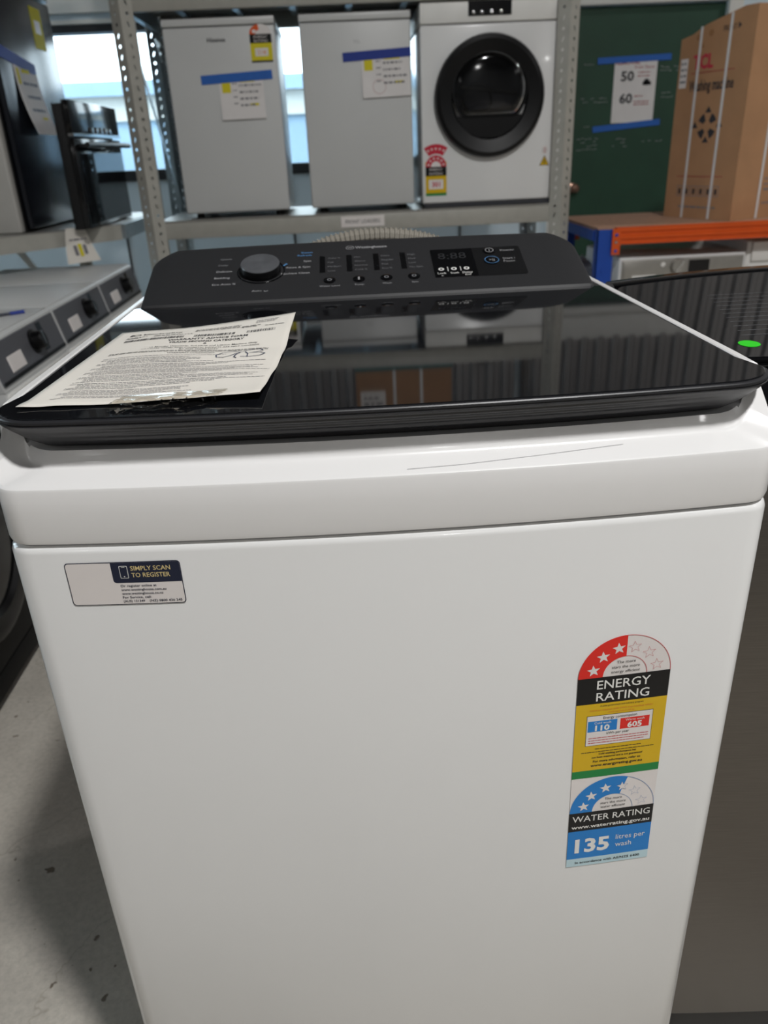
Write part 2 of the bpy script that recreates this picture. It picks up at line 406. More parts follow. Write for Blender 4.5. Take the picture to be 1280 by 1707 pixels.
    # lamps
    for k, (x, y, z, wt) in enumerate(LAMPS):
        t = thing('high_bay_lamp', 'round high bay lamp hanging from the warehouse ceiling', 'lamp', (x, y, z), 'high bay lamps under the ceiling')
        M = frame((x, y, z), (0, 0, 1))
        lathe_ob('lamp_housing', [(0.24, 0.0), (0.26, 0.0), (0.25, 0.05), (0.14, 0.12), (0.1, 0.14), (0.1, 0.22), (0.02, 0.24), (0.012, 0.44)], M, 'black_satin', t, 28, cap0=False)
        ld = bpy.data.lights.new('lamp_light', 'AREA'); ld.shape = 'DISK'; ld.size = 0.34; ld.energy = wt; ld.color = (1.0, 0.995, 0.988)
        lo = bpy.data.objects.new('lamp_light', ld); COL.objects.link(lo); lo.parent = t; lo.location = (0, 0, 0.004)
        lathe_ob('diffuser', [(0.0001, 0.012), (0.235, 0.012)], M, 'lamp_glow', t, 28, cap0=False, cap1=False)
room()

# ================================================================== THE WHITE TOP-LOADING WASHER
HW = 0.341
def sm(t): t = max(0.0, min(1.0, t)); return t*t*(3-2*t)
def outline(hw, y0, y1, bow, rf, rb, nf=28, ns=16, na=8, bowb=0.0):
    """closed plan outline, bowed front; starts mid-left side going to the front"""
    pts = []
    for i in range(ns): pts.append((-hw, y1-rb + (y0+rf-(y1-rb))*i/ns, 0))
    for i in range(na): a = PI + (PI/2)*i/na; pts.append((-hw+rf+rf*math.cos(a), y0+rf+rf*math.sin(a), 1))
    for i in range(nf+1): pts.append((-hw+rf+(2*hw-2*rf)*i/nf, y0, 1))
    for i in range(1, na+1): a = -PI/2 + (PI/2)*i/na; pts.append((hw-rf+rf*math.cos(a), y0+rf+rf*math.sin(a), 1))
    for i in range(1, ns+1): pts.append((hw, y0+rf + (y1-rb-(y0+rf))*i/ns, 0))
    for i in range(1, na+1): a = (PI/2)*i/na; pts.append((hw-rb+rb*math.cos(a), y1-rb+rb*math.sin(a), 2))
    for i in range(1, nf): pts.append((hw-rb-(2*hw-2*rb)*i/nf, y1, 2))
    for i in range(na): a = PI/2 + (PI/2)*i/na; pts.append((-hw+rb+rb*math.cos(a), y1-rb+rb*math.sin(a), 2))
    out = []
    for x, y, k in pts:
        q = 1-(x/hw)**2
        out.append((x, y - (bow*q if k == 1 else 0) + (bowb*q if k == 2 else 0)))
    return out
def yfront(x): return -0.017*(1-(x/0.341)**2)
BETA = math.radians(20.6); CL = 0.171
CO = Vector((0, 0.5, 1.053)); CS = Vector((0, math.cos(BETA), math.sin(BETA))); CN = Vector((0, -math.sin(BETA), math.cos(BETA)))
def con(u, s, h=0): return CO + Vector((u, 0, 0)) + CS*s + CN*h
def washer():
    t = thing('washing_machine', 'large white top-loading washing machine with charcoal console and dark glass lid', 'washing machine', (0, 0.33, 0))
    # cabinet
    bm = bmesh.new()
    def ring(ins, z): return [(x, y, z) for x, y in outline(HW-ins, 0.0+ins, 0.68-ins, 0.017, 0.024, 0.02)]
    loft(bm, [ring(0.006, 0.035), ring(0.0, 0.045), ring(0, 0.5), ring(0, 0.930), ring(0.0012, 0.9345), ring(0.004, 0.937), ring(0.03, 0.937)])
    frombm('cabinet', bm, 'enamel', t, auto=40)
    bm = bmesh.new(); loft(bm, [ring(0.004, 0.934), ring(0.004, 0.945)], False, False); frombm('seam_gap', bm, 'print_grey', t, smooth=True)
    for sx in (-1, 1):
        for yy in (0.06, 0.62): lathe_ob('foot', [(0.024, 0), (0.024, 0.012), (0.012, 0.016), (0.012, 0.04)], frame((sx*0.28, yy, 0), (0, 0, 1)), 'black_satin', t, 16)
    # top cover with bevelled front and raised side rims
    bm = bmesh.new()
    def zc(y, zf, zs, a=0.0, b=0.07): return zf + (zs-zf)*sm((y-a)/(b-a)) + (0.016*max(0, y))*sm((y-a)/(b-a))
    def cring(i_f, i_s, zf, zs):
        o = []
        for x, y in outline(HW, 0.0, 0.68, 0.017, 0.026, 0.02):
            k = sm((y-0.0)/0.07); ins = i_f+(i_s-i_f)*k; d = Vector((x, y-0.34)); sx = (HW-ins)/HW
            yy = y + ins*max(0.0, min(1.0, (0.12-y)/0.12)) if y < 0.12 else (y-ins if y > 0.6 else y)
            z = zf+(zs-zf)*k + 0.003*max(0, y)
            o.append((x*sx, yy, z))
        return o
    rings = [cring(0.004, 0.004, 0.9390, 0.9390), cring(0.0010, 0.0010, 0.9398, 0.9398), cring(0, 0, 0.9445, 0.9445), cring(0, 0, 0.97, 0.97), cring(0, 0, 0.9885, 0.995),
             cring(0.0008, 0.0003, 0.9908, 1.01), cring(0.0024, 0.0007, 0.9922, 1.035), cring(0.0228, 0.0014, 0.9993, 1.0455), cring(0.0245, 0.0026, 1.0004, 1.0470), cring(0.0258, 0.0045, 1.0022, 1.0480),
             cring(0.0268, 0.0105, 1.0055, 1.0480), cring(0.0285, 0.0118, 1.0100, 1.0470), cring(0.0300, 0.0125, 1.0142, 1.030), cring(0.10, 0.10, 1.0142, 1.0142)]
    loft(bm, rings)
    frombm('top_cover', bm, 'enamel_cover', t, auto=24)
    # lid
    def lout(ins_f, ins_s):
        o = []
        for x, y in outline(0.3285, 0.012, 0.50, 0.018, 0.045, 0.004, ns=30):
            fl = sm((0.105-y)/0.06)            # the lid flares out over the rims at the front
            x2 = x*(1+0.0115/0.3285*fl); ins = ins_s + (ins_f-ins_s)*fl
            if y < 0.11: y2 = y+ins*max(0, 1-(max(0, y-0.012)/0.045)); x2 -= math.copysign(min(abs(x2), ins)*sm((y+0.01)/0.05)*(1 if abs(x) > 0.25 else 0), x)
            else: y2 = y; x2 -= math.copysign(ins, x) if abs(x) > 0.3 else 0
            o.append((x2, y2))
        return o
    def lz(z, y, zs=None):
        f = sm((y-0.02)/0.09); zz = z if zs is None else z+(zs-z)*f
        return zz + 0.004*max(y, -0.02)
    prof = [(0.036, 1.0150, 1.030), (0.028, 1.0150, 1.030)]
    n = 40
    for i in range(n+1):
        q = i/n; prof.append((0.026*(1-q)**1.1, 1.0158+0.0256*q, 1.030+0.0114*q))
    prof += [(0.0, 1.0418, 1.0418), (0.0012, 1.0424, 1.0424), (0.0012, 1.0430, 1.0430), (0.0, 1.0436, 1.0436), (0.0002, 1.0454, 1.0454), (0.0010, 1.0463, 1.0463), (0.0022, 1.0467, 1.0467)]
    bm = bmesh.new(); rings = []
    for i, (ins, zf, zs) in enumerate(prof):
        r = []
        for x, y in lout(ins, ins*0.12):
            rd = 0.0
            if 3 <= i < 43: rd = 0.0018*(1-math.cos((i-3)/40*PI*2*4))*0.5*sm((0.30-abs(x))/0.12)*(1 if y < 0.05 else 0)
            r.append((x, y+rd, lz(zf, y, zs)))
        rings.append(r)
    loft(bm, rings)
    lid = frombm('lid', bm, 'lid_plastic', t, auto=28)
    bm = bmesh.new()
    g = lout(0.0035, 0.002); g2 = lout(0.0045, 0.003)
    loft(bm, [[(x, y, lz(1.0455, y)) for x, y in g], [(x, y, lz(1.0472, y)) for x, y in g], [(x, y, lz(1.0476, y)) for x, y in g2]])
    frombm('glass_panel', bm, 'glass_black', lid)
    # console
    bm = bmesh.new(); rings = []; r = 0.06; e = 0.007; hw0 = 0.3195
    N = 30
    ss = [-0.006, 0.0] + [CL*0.5*i/6 for i in range(1, 7)] + [CL*0.5 + (CL*0.5-0.0015)*i/(N-8) for i in range(1, N-7)]
    for s in ss:
        w = hw0 if s < CL-r else hw0-r+math.sqrt(max(0, r*r-(s-(CL-r))**2))
        w += 0.001*0
        dz = 0.0
        if s > CL-0.010: q = (s-(CL-0.010))/0.010; dz = -0.006*q*q
        if s < 0: dz = -0.006
        c = con(0, max(s, -0.004)); row = []
        cols = [(-w, 'b'), (-w, 2), (-w+e*0.3, 1), (-w+e, 0)] + [(-w+e+(2*w-2*e)*k/16, 0) for k in range(1, 16)] + [(w-e, 0), (w-e*0.3, 1), (w, 2), (w, 'b')]
        for x, k in cols:
            if k == 'b': row.append((x, c.y, 1.0))
            else: row.append((x, c.y, c.z + dz - (0, 0.0021, 0.007)[k] - 0.0025*(x/w)**2*max(0, s)/CL))
        rings.append(row)
    last = [(x*0.995, y+0.006, z-0.006 if z > 1.005 else z) for x, y, z in rings[-1]]; rings.append(last)
    loft(bm, rings, False, False, closed=False)
    bm.verts.ensure_lookup_table(); n = len(rings[0]); nv = len(bm.verts)
    bm.faces.new([bm.verts[nv-n+i] for i in range(n)])
    co = frombm('console', bm, 'charcoal', t, auto=40)
    # back of the tub cover under the console
    box('rear_panel', -0.30, 0.30, 0.655, 0.682, 0.5, 1.09, 'lid_plastic', t, 0.004)
    # dial
    Md = frame(con(-0.1545, 0.080, 0.0), CN)
    dg = lathe_ob('dial', [(0.0290, 0.0), (0.0290, 0.0105), (0.0282, 0.0125), (0.0275, 0.013)], Md, 'dial_side', co, 48, cap0=False)
    gp = [(0.0283, 0.0122), (0.0279, 0.0133)]; r_ = 0.0268; k = 0
    while r_ > 0.0006: gp.append((r_, 0.0136 + (0.00007 if k % 2 else 0.0))); r_ -= 0.0003; k += 1
    gp.append((0.0001, 0.0136))
    lathe_ob('dial_cap', gp, Md, 'dial_top', dg, 72, auto=2, cap0=False, cap1=False)
    lathe_ob('dial_ring', [(0.0350, 0.0), (0.0350, 0.0009), (0.0338, 0.0012), (0.0330, 0.0009), (0.0330, 0.0)], Md, 'gloss_black', t, 48, cap0=False, cap1=False)
    # buttons, display, start panel
    for u, s in ((-0.0547, 0.0441), (-0.0125, 0.0437), (0.0273, 0.0442), (0.0671, 0.0442)):
        lathe_ob('button', [(0.0088, 0.0), (0.0088, 0.0008), (0.0080, 0.0012), (0.0001, 0.0010)], frame(con(u, s), CN), 'gloss_black', co, 24, cap0=False, cap1=False)
    def plate(name, u0, s0, u1, s1, h, m, par, sk=0.0, rr=0.004):
        bm = bmesh.new(); pts = []
        for cxx, cyy, a0 in ((u1-rr, s1-rr, 0), (u0+rr, s1-rr, 90), (u0+rr, s0+rr, 180), (u1-rr, s0+rr, 270)):
            for k in range(5): a = math.radians(a0+90*k/4); pts.append((cxx+rr*math.cos(a), cyy+rr*math.sin(a)))
        loft(bm, [[con(p, q, -0.0005) for p, q in pts], [con(p, q, h) for p, q in pts]]); return frombm(name, bm, m, par, auto=30)
    plate('start_panel', 0.150, 0.036, 0.232, 0.1195, 0.0004, 'black_satin', co)
    ds = plate('display', 0.0975, 0.037, 0.160, 0.1185, 0.0008, 'gloss_black', co, rr=0.001)
    for u, s, rr in ((0.1857, 0.1075, 0.0095), (0.1850, 0.0780, 0.0115)):
        lathe_ob('button', [(rr, 0.0), (rr, 0.0009), (rr-0.0008, 0.0013), (0.0001, 0.0011)], frame(con(u, s, 0.0004), CN), 'gloss_black', co, 28, cap0=False, cap1=False)
    P = Print(con); H = 0.0016
    for u in (-0.0647, -0.0248, 0.0152, 0.0552):
        P.rect(u-0.004, 0.0675, u+0.004, 0.1165, 'black', h=0.0004, nu=1)
    cols = [(-0.0585, ('Auto %', 'Full', 'Medium', 'Low')), (-0.0190, ('Hot', 'Warm', 'Normal', 'Cold %')), (0.0210, ('Extra', 'Regular', 'Fast', 'Eco %')), (0.0610, ('High', 'Med', 'Low', 'No Spin'))]
    for u, ws in cols:
        for k, w in enumerate(ws): P.text(w, u+0.002, 0.107-k*0.0125, 'print_dim', ch=0.0045, al='l', h=0.0004)
    for u, w in ((-0.0547, 'Water Level'), (-0.0125, 'Temp'), (0.0273, 'Wash'), (0.0671, 'Spin')): P.text(w, u, 0.0265, 'print_grey', ch=0.0042, h=0.0004)
    for u in (-0.0547, 0.0273, 0.0671): P.ring((u, 0.0441), 0.002, 0.0035, 0, 360, 'print_dim', h=0.0016, n=12)
    P.rect(-0.0137, 0.040, -0.0113, 0.048, 'print_grey', h=0.0016, nu=1)
    P.build('option_lettering', co); P = Print(con)
    for k, w in enumerate(('Quick', 'Daily', 'Delicate', 'Bedding', 'Eco Auto %')): P.text(w, -0.219-0.0015*k+0.002, 0.119-0.0185*k, 'print_dim' if k < 2 else 'print_grey', ch=0.0052, al='l', h=0.0004, bold=0.01)
    for k, (w, m) in enumerate((('Steam', 'print_blue'), ('Refresh', 'print_blue'), ('Spin', 'print_grey'), ('Rinse & Spin', 'print_grey'), ('Machine Clean', 'print_grey'))):
        P.text(w, -0.0795-0.001*k, 0.128-0.0085*k-0.009*max(0, k-1), m, ch=0.0052, al='r', h=0.0004, bold=0.01)
    P.text('Auto', -0.158, 0.0225, 'print_grey', ch=0.0052, h=0.0004); P.ring((-0.145, 0.0245), 0.0018, 0.0030, 180, 360, 'print_grey', h=0.0004, n=8)
    P.build('program_lettering', co); P = Print(con)
    P.text('Westinghouse', 0.0095, 0.1355, 'print_grey', w=0.048, ch=0.0075, h=0.0004, bold=0.02)
    P.ring((-0.0225, 0.139), 0.0056, 0.0063, 0, 360, 'print_grey', h=0.0004, n=24); P.text('W', -0.0225, 0.1362, 'print_grey', ch=0.0058, h=0.0004)
    P.build('brand_lettering', co); P = Print(con)
    P.line([(-0.1215, 0.092), (-0.1175, 0.0965)], 0.003, 'print_blue', h=0.0014)
    P.build('dial_mark', co); P = Print(con)
    P.text('Power', 0.202, 0.1045, 'print_grey', ch=0.006, al='l', h=0.0010); P.text('Start /', 0.202, 0.0795, 'print_grey', ch=0.0056, al='l', h=0.0010); P.text('Pause', 0.202, 0.0715, 'print_grey', ch=0.0056, al='l', h=0.0010)
    P.ring((0.1857, 0.1075), 0.0054, 0.0064, 0, 360, 'print_grey', h=0.0020); P.line([(0.1857, 0.1045), (0.1857, 0.1105)], 0.0009, 'print_grey', h=0.0020)
    P.ring((0.1850, 0.0780), 0.0096, 0.0106, 0, 360, 'print_blue', h=0.0020); P.text('>||', 0.1850, 0.0755, 'print_grey', ch=0.006, h=0.0020)
    P.build('start_lettering', co); P = Print(con)
    for u, w in ((0.108, 'Lock'), (0.1265, 'Soak'), (0.145, 'Delay')):
        P.text(w, u, 0.0445, 'white', ch=0.0048, h=0.0012); P.ring((u, 0.0585), 0.0022, 0.0042, 0, 360, 'white', h=0.0012, n=10)
    P.text('End', 0.145, 0.0385, 'white', ch=0.0042, h=0.0012); P.text('3s', 0.108, 0.0385, 'white', ch=0.0030, h=0.0012)
    for u in (0.1172, 0.1358): P.rect(u, 0.052, u+0.0009, 0.064, 'white', h=0.0012, nu=1)
    P.text('8:88', 0.128, 0.088, 'print_dark', w=0.042, ch=0.019, h=0.0012)
    P.build('display_print', co)
    # stickers on the front
    def fr(u0, v0, rot):
        c, s_ = math.cos(rot), math.sin(rot)
        def f(u, v, h=0):
            x = u0+u*c-v*s_; return Vector((x, yfront(x)-0.0006-h, v0+u*s_+v*c))
        return f
    F = fr(0.1736, 0.5118, 0.0135); Wd = 0.0922
    bk = Print(F); bk.rect(0, 0, Wd, 0.255, 'label_white', h=0.0, nu=8); bk.ring((Wd/2, 0.255), 0, Wd/2, 0, 180, 'label_white', h=0.0, n=32)
    lab = note(bk.build('rating_label', t), 'tall energy and water rating label')
    P = Print(F); c = (Wd/2, 0.2552); R = Wd/2
    P.ring(c, 0.0218, R, 90, 180, 'red'); P.ring(c, R-0.0006, R, 0, 90, 'red_line'); P.ring(c, 0.0218, 0.0223, 0, 90, 'red_line')
    for a in (165, 134, 104): P.star((c[0]+0.0325*math.cos(math.radians(a)), c[1]+0.0325*math.sin(math.radians(a))), 0.0068, 'label_white', rot=0.1)
    for a in (76, 46, 15): P.star((c[0]+0.0325*math.cos(math.radians(a)), c[1]+0.0325*math.sin(math.radians(a))), 0.0068, 'red_line', rot=0.1, line=0.0006)
    for k, w in enumerate(('The more', 'stars the more', 'energy efficient')): P.text(w, c[0]+0.0005, 0.2695-k*0.0055, 'print_dark', ch=0.0034)
    P.rect(0, 0.2235, Wd, 0.2552, 'black')
    for k, w in enumerate(('ENERGY', 'RATING')): P.text(w, Wd/2, 0.2412-k*0.0145, 'white', w=0.0535, ch=0.0108, bold=0.006)
    P.rect(0, 0.138, Wd, 0.2235, 'yellow'); P.rect(0, 0.128, Wd, 0.138, 'green')
    P.text('A joint government and industry program', Wd/2, 0.2195, 'print_dark', w=0.044, ch=0.0022)
    P.text('Clothes washer 605 kWh top loading white', Wd/2, 0.2145, 'orange_print', w=0.064, ch=0.0022); P.text('rated capacity 11.00 kg', Wd/2, 0.2110, 'orange_print', w=0.027, ch=0.002)
    P.rect(0.0115, 0.1705, 0.0795, 0.2088, 'print_dark', h=0.0003, nu=4); P.rect(0.0120, 0.1710, 0.0790, 0.2083, 'label_white', h=0.0004, nu=4)
    P.text('Energy consumption', 0.0455, 0.2037, 'print_dark', w=0.0345, ch=0.0034, h=0.0006)
    P.rect(0.0130, 0.1885, 0.0430, 0.2020, 'blue', h=0.0005, nu=2); P.rect(0.0462, 0.1885, 0.0762, 0.2020, 'red', h=0.0005, nu=2)
    P.text('Cold wash', 0.028, 0.1982, 'white', w=0.017, ch=0.0028, h=0.0007); P.text('Warm wash', 0.0612, 0.1982, 'white', w=0.0195, ch=0.0028, h=0.0007)
    P.text('110', 0.028, 0.1899, 'white', w=0.0150, ch=0.0068, h=0.0007, bold=0.035); P.text('605', 0.0612, 0.1899, 'white', w=0.0150, ch=0.0068, h=0.0007, bold=0.035)
    P.text('kWh per year', 0.0445, 0.1838, 'print_dark', w=0.0232, ch=0.0034, h=0.0006)
    for k in range(3): P.greek(0.0145, 0.0765-0.004*(k == 2), 0.1800-k*0.0031, 0.0008, 'red_line', h=0.0006, wl=(3, 9))
    for k, w_ in enumerate((0.048, 0.076)): P.greek(Wd/2-w_/2, Wd/2+w_/2, 0.1655-k*0.0038, 0.0008, 'print_dark', wl=(3, 9))
    P.text('Cold washing performance has', Wd/2, 0.1580, 'print_dark', w=0.0395, ch=0.0024, bold=0.02); P.text('not been measured and is not guaranteed', Wd/2, 0.1538, 'print_dark', w=0.053, ch=0.0024, bold=0.02)
    P.text('For more information, refer to', Wd/2, 0.1483, 'print_dark', w=0.050, ch=0.0028, bold=0.02); P.text('www.energyrating.gov.au', Wd/2, 0.1428, 'print_dark', w=0.0545, ch=0.0034, bold=0.02)
    c = (Wd/2, 0.0797); R = 0.0459
    P.ring(c, 0.0218, R, 72, 180, 'blue'); P.ring(c, R-0.0005, R, 0, 72, 'blue_line'); P.ring(c, 0.0218, 0.0222, 0, 72, 'blue_line')
    for k, a in enumerate((165, 137, 106, 74, 45, 15)):
        p = (c[0]+0.0325*math.cos(math.radians(a)), c[1]+0.0325*math.sin(math.radians(a)))
        if k < 4: P.star(p, 0.0066, 'label_white', rot=0.1)
        if k > 2: P.star(p, 0.0066, 'blue_line', rot=0.1, line=0.0005, h=0.0005)
    for k, w in enumerate(('The more', 'stars the more', 'water efficient')): P.text(w, c[0]+0.0005, 0.0945-k*0.0055, 'print_dark', ch=0.0034)
    P.rect(0, 0.0530, Wd, 0.0797, 'black'); P.text('WATER RATING', Wd/2, 0.0668, 'white', w=0.0850, ch=0.0088, bold=0.004); P.text('www.waterrating.gov.au', Wd/2, 0.0570, 'white', w=0.0860, ch=0.0050, bold=0.02)
    P.rect(0, 0.0118, Wd, 0.0530, 'blue'); P.rect(0, 0, Wd, 0.0118, 'pale_blue')
    P.text('135', 0.0275, 0.0215, 'white', w=0.0385, ch=0.0200, bold=0.035)
    P.text('litres per', 0.0535, 0.0345, 'white', w=0.0325, ch=0.0075, al='l'); P.text('wash', 0.0535, 0.0235, 'white', w=0.0180, ch=0.0075, al='l')
    P.text('In accordance with AS/NZS 6400', Wd/2, 0.0042, 'print_dark', w=0.0730, ch=0.0034, bold=0.015)
    P.build('label_print', lab)
    # registration sticker (its square code is left out)
    F = fr(-0.2893, 0.8788, 0.006); Wd, Hd = 0.1018, 0.0430
    def rrect(P, u0, v0, u1, v1, r, m, h):
        P.rect(u0+r, v0, u1-r, v1, m, h, 8)
        for (a, b_, s0) in ((u0+r, v0+r, 180), (u1-r, v0+r, 270), (u1-r, v1-r, 0), (u0+r, v1-r, 90)): P.ring((a, b_), 0, r, s0, s0+90, m, h, 6)
        P.rect(u0, v0+r, u0+r, v1-r, m, h, 1); P.rect(u1-r, v0+r, u1, v1-r, m, h, 1)
    bk = Print(F); rrect(bk, 0, 0, Wd, Hd, 0.0035, 'navy', 0.0); lab = note(bk.build('register_sticker', t), 'simply scan to register sticker')
    P = Print(F); e = 0.0008; rrect(P, e, e, Wd-e, Hd-e, 0.0030, 'label_white', 0.0002)
    rrect(P, 0.0408, 0.0222, Wd-e, Hd-e, 0.003, 'navy', 0.0003); P.rect(0.0408, 0.030, 0.046, Hd-e, 'navy', 0.0003, 1); P.rect(Wd-0.006, 0.0222, Wd-e, 0.03, 'navy', 0.0003, 1)
    rrect(P, 0.0478, 0.0268, 0.0552, 0.0392, 0.001, 'white', 0.0004); rrect(P, 0.0483, 0.0273, 0.0547, 0.0387, 0.0008, 'navy', 0.0005)
    P.ring((0.0515, 0.0287), 0, 0.0006, 0, 360, 'white', 0.0006, 8); P.rect(0.0500, 0.0376, 0.0530, 0.0381, 'white', 0.0006, 1)
    P.text('SIMPLY SCAN', 0.0578, 0.0345, 'gold', w=0.0350, ch=0.0045, al='l', bold=0.012); P.text('TO REGISTER', 0.0578, 0.0278, 'gold', w=0.0340, ch=0.0045, al='l', bold=0.012)
    for k, (w, l) in enumerate((('Or register online at', 0.0320), ('www.westinghouse.com.au', 0.0400), ('www.westinghouse.co.nz', 0.0368), ('For Service, call:', 0.0255), ('(AUS) 131349', 0.0190))):
        P.text(w, 0.0460, 0.0182-k*0.0039, 'navy', w=l, ch=0.0024, al='l', bold=0.012)
    P.text('(NZ) 0800 436 245', 0.0692, 0.0182-4*0.0039, 'navy', w=0.0292, ch=0.0024, al='l', bold=0.012)
    P.build('sticker_print', lab)
    # fine scratch on the bevel
    P = Print(lambda u, v, h=0: Vector((u, yfront(u)+0.0024+v*0.94, 0.9922+v*0.32+0.0006)))
    P.line([(0.012, 0.004), (0.06, 0.006), (0.13, 0.0115), (0.2, 0.0175)], 0.0004, 'print_grey', h=0); P.build('scratch', t)
    # drain hose arching up behind the console
    pts, rad = [], []; n = 260
    for i in range(n+1):
        a = PI*(i/n); x = 0.02 - 0.165*math.cos(a); z = 1.005 + 0.102*math.sin(a)**0.8
        pts.append((x, 0.722, z)); rad.append(0.0150 if (i//2) % 2 else 0.0128)
    bm = bmesh.new(); tube(bm, pts, rad, 12); note(frombm('drain_hose', bm, 'hose', t), 'grey ribbed drain hose')
washer()

# ------------------------------------------------------------------ warranty sheet lying on the lid
def warranty():
    ex, ey = Vector((0.9975, -0.05, 0)).normalized(), Vector((0.052, 0.998, 0.0)).normalized(); o = Vector((-0.3175, 0.042, 0))
    def f(u, v, h=0):
        p = o + ex*u + ey*v; q, r = u/0.21, v/0.297
        lift = 0.0145*sm((r-0.55)/0.45)*q**2.2 + 0.0055*max(0, q-0.72)/0.28*sm((0.35-r)/0.35) + 0.0022*sm((0.12-q)/0.12)*sm((0.1-r)/0.1)
        lift += 0.0014*(1+math.sin(9*q+1.5)*math.cos(5*r))*sm(q*5)*sm((1-q)*4+.2)*0.8 + 0.0008*(1+math.sin(24*r+2*q))*sm(q*4)
        return Vector((p.x, p.y, 1.0477+0.004*p.y+0.0004+lift+h))
    t = thing('warranty_sheet', 'printed white warranty form lying on the dark glass lid', 'paper', (-0.2, 0.19, 1.051))
    nu, nv = 30, 36; vs, fs = [], []
    for h in (0, -0.0003):
        for j in range(nv+1):
            for i in range(nu+1): vs.append(f(0.21*i/nu, 0.297*j/nv, h))
    K = (nu+1)*(nv+1); I = lambda i, j, k=0: k*K+j*(nu+1)+i
    for j in range(nv):
        for i in range(nu): fs.append((I(i, j), I(i+1, j), I(i+1, j+1), I(i, j+1))); fs.append((I(i, j, 1), I(i, j+1, 1), I(i+1, j+1, 1), I(i+1, j, 1)))
    for i in range(nu): fs.append((I(i, 0, 1), I(i+1, 0, 1), I(i+1, 0), I(i, 0))); fs.append((I(i, nv), I(i+1, nv), I(i+1, nv, 1), I(i, nv, 1)))
    for j in range(nv): fs.append((I(0, j), I(0, j+1), I(0, j+1, 1), I(0, j, 1))); fs.append((I(nu, j, 1), I(nu, j+1, 1), I(nu, j+1), I(nu, j)))
    sh = raw('sheet', vs, fs, 'paper', t, True)
    P = Print(lambda u, v, h=0: f(u, v, h*0.6+0.0002))
    P.ring((0.026, 0.271), 0.0035, 0.0048, 0, 360, 'ink', n=16); P.rect(0.018, 0.2665, 0.0212, 0.2755, 'ink', nu=1)
    P.text('Electrolux', 0.034, 0.268, 'ink', w=0.046, ch=0.006, al='l', bold=0.02)
    for k in range(3): P.greek(0.095, 0.148, 0.2745-k*0.0042, 0.0014, 'ink'); P.greek(0.165, 0.192-k*0.002, 0.284-k*0.0042, 0.0012, 'ink_faint')
    for (a, b, z) in ((0.018, 0.042, 0.256), (0.018, 0.036, 0.252), (0.050, 0.080, 0.257), (0.05, 0.095, 0.253), (0.15, 0.172, 0.266), (0.15, 0.168, 0.262), (0.178, 0.2, 0.259)): P.greek(a, b, z, 0.0016, 'ink')
    for a, b in ((0.020, 0.088), (0.100, 0.145), (0.160, 0.192)):
        u = a
        while u < b:
            w = random.choice((0.0004, 0.0008, 0.0012)); P.rect(u, 0.236, u+w, 0.245, 'ink', nu=1); u += w+random.choice((0.0004, 0.0007, 0.001))
    P.text('WARRANTY ADVICE FORM', 0.118, 0.2255, 'ink', w=0.090, ch=0.0055, bold=0.02)
    P.text('TRADE SECOND CATEGORY', 0.118, 0.2165, 'ink', w=0.084, ch=0.0052, bold=0.02)
    P.text('B', 0.118, 0.209, 'ink', ch=0.0045, bold=0.02)
    P.text('12 Months Warranty, 3rd party and Labour Machine Only', 0.118, 0.2015, 'ink', w=0.118, ch=0.0036, bold=0.01)
    P.text('OF USUAL TERMS AND COSMETIC DEFECTS ARE NOT COVERED', 0.116, 0.194, 'ink', w=0.128, ch=0.0034, bold=0.01)
    P.text('BY THIS WARRANTY', 0.116, 0.1865, 'ink', w=0.042, ch=0.0036, bold=0.02)
    for k in range(2): P.greek(0.022, 0.192, 0.180-k*0.0042, 0.0014, 'ink', h=0.0003)
    P.text('WARRANTY CONDITIONS', 0.112, 0.1665, 'ink', w=0.050, ch=0.0034, bold=0.02)
    v = 0.159; k = 0
    while v > 0.018:
        L = (0.125, 0.11, 0.18, 0.17, 0.185, 0.16, 0.19, 0.14)[k % 8] if k > 6 else (0.14, 0.10, 0.105, 0.105, 0.10, 0.13, 0.18)[k]
        i0 = 0.022 + (0.008 if k % 4 in (2, 3) else 0)
        P.greek(i0, i0+L*0.92 if v > 0.05 else i0+L*0.6, v, 0.0010, 'ink_faint', h=0.0003, wl=(2, 8)); v -= 0.0040 if k % 5 else 0.0058; k += 1
    # pen: G B
    G = [(0.1660, 0.1666), (0.1560, 0.1713), (0.1460, 0.1652), (0.1410, 0.1558), (0.1430, 0.1477), (0.1500, 0.1463), (0.1570, 0.1517), (0.1620, 0.1612), (0.1650, 0.1639), (0.1620, 0.1558), (0.1610, 0.1463), (0.1640, 0.1423)]
    P.line(G, 0.0011, 'ink_pen', h=0.0008)
    P.line([(0.1700, 0.1652), (0.1740, 0.1558), (0.1750, 0.1450)], 0.0011, 'ink_pen', h=0.0008)
    P.line([(0.1670, 0.1686), (0.1760, 0.1760), (0.1850, 0.1760), (0.1880, 0.1693), (0.1820, 0.1612), (0.1750, 0.1592), (0.1860, 0.1605), (0.1920, 0.1545), (0.1880, 0.1463), (0.1780, 0.1436), (0.1680, 0.1457)], 0.0011, 'ink_pen', h=0.0008)
    P.build('printed_text', sh)
    # crumpled clear tape over the bottom edge
    vs, fs = [], []; nu, nv = 26, 12; rr = random.Random(3)
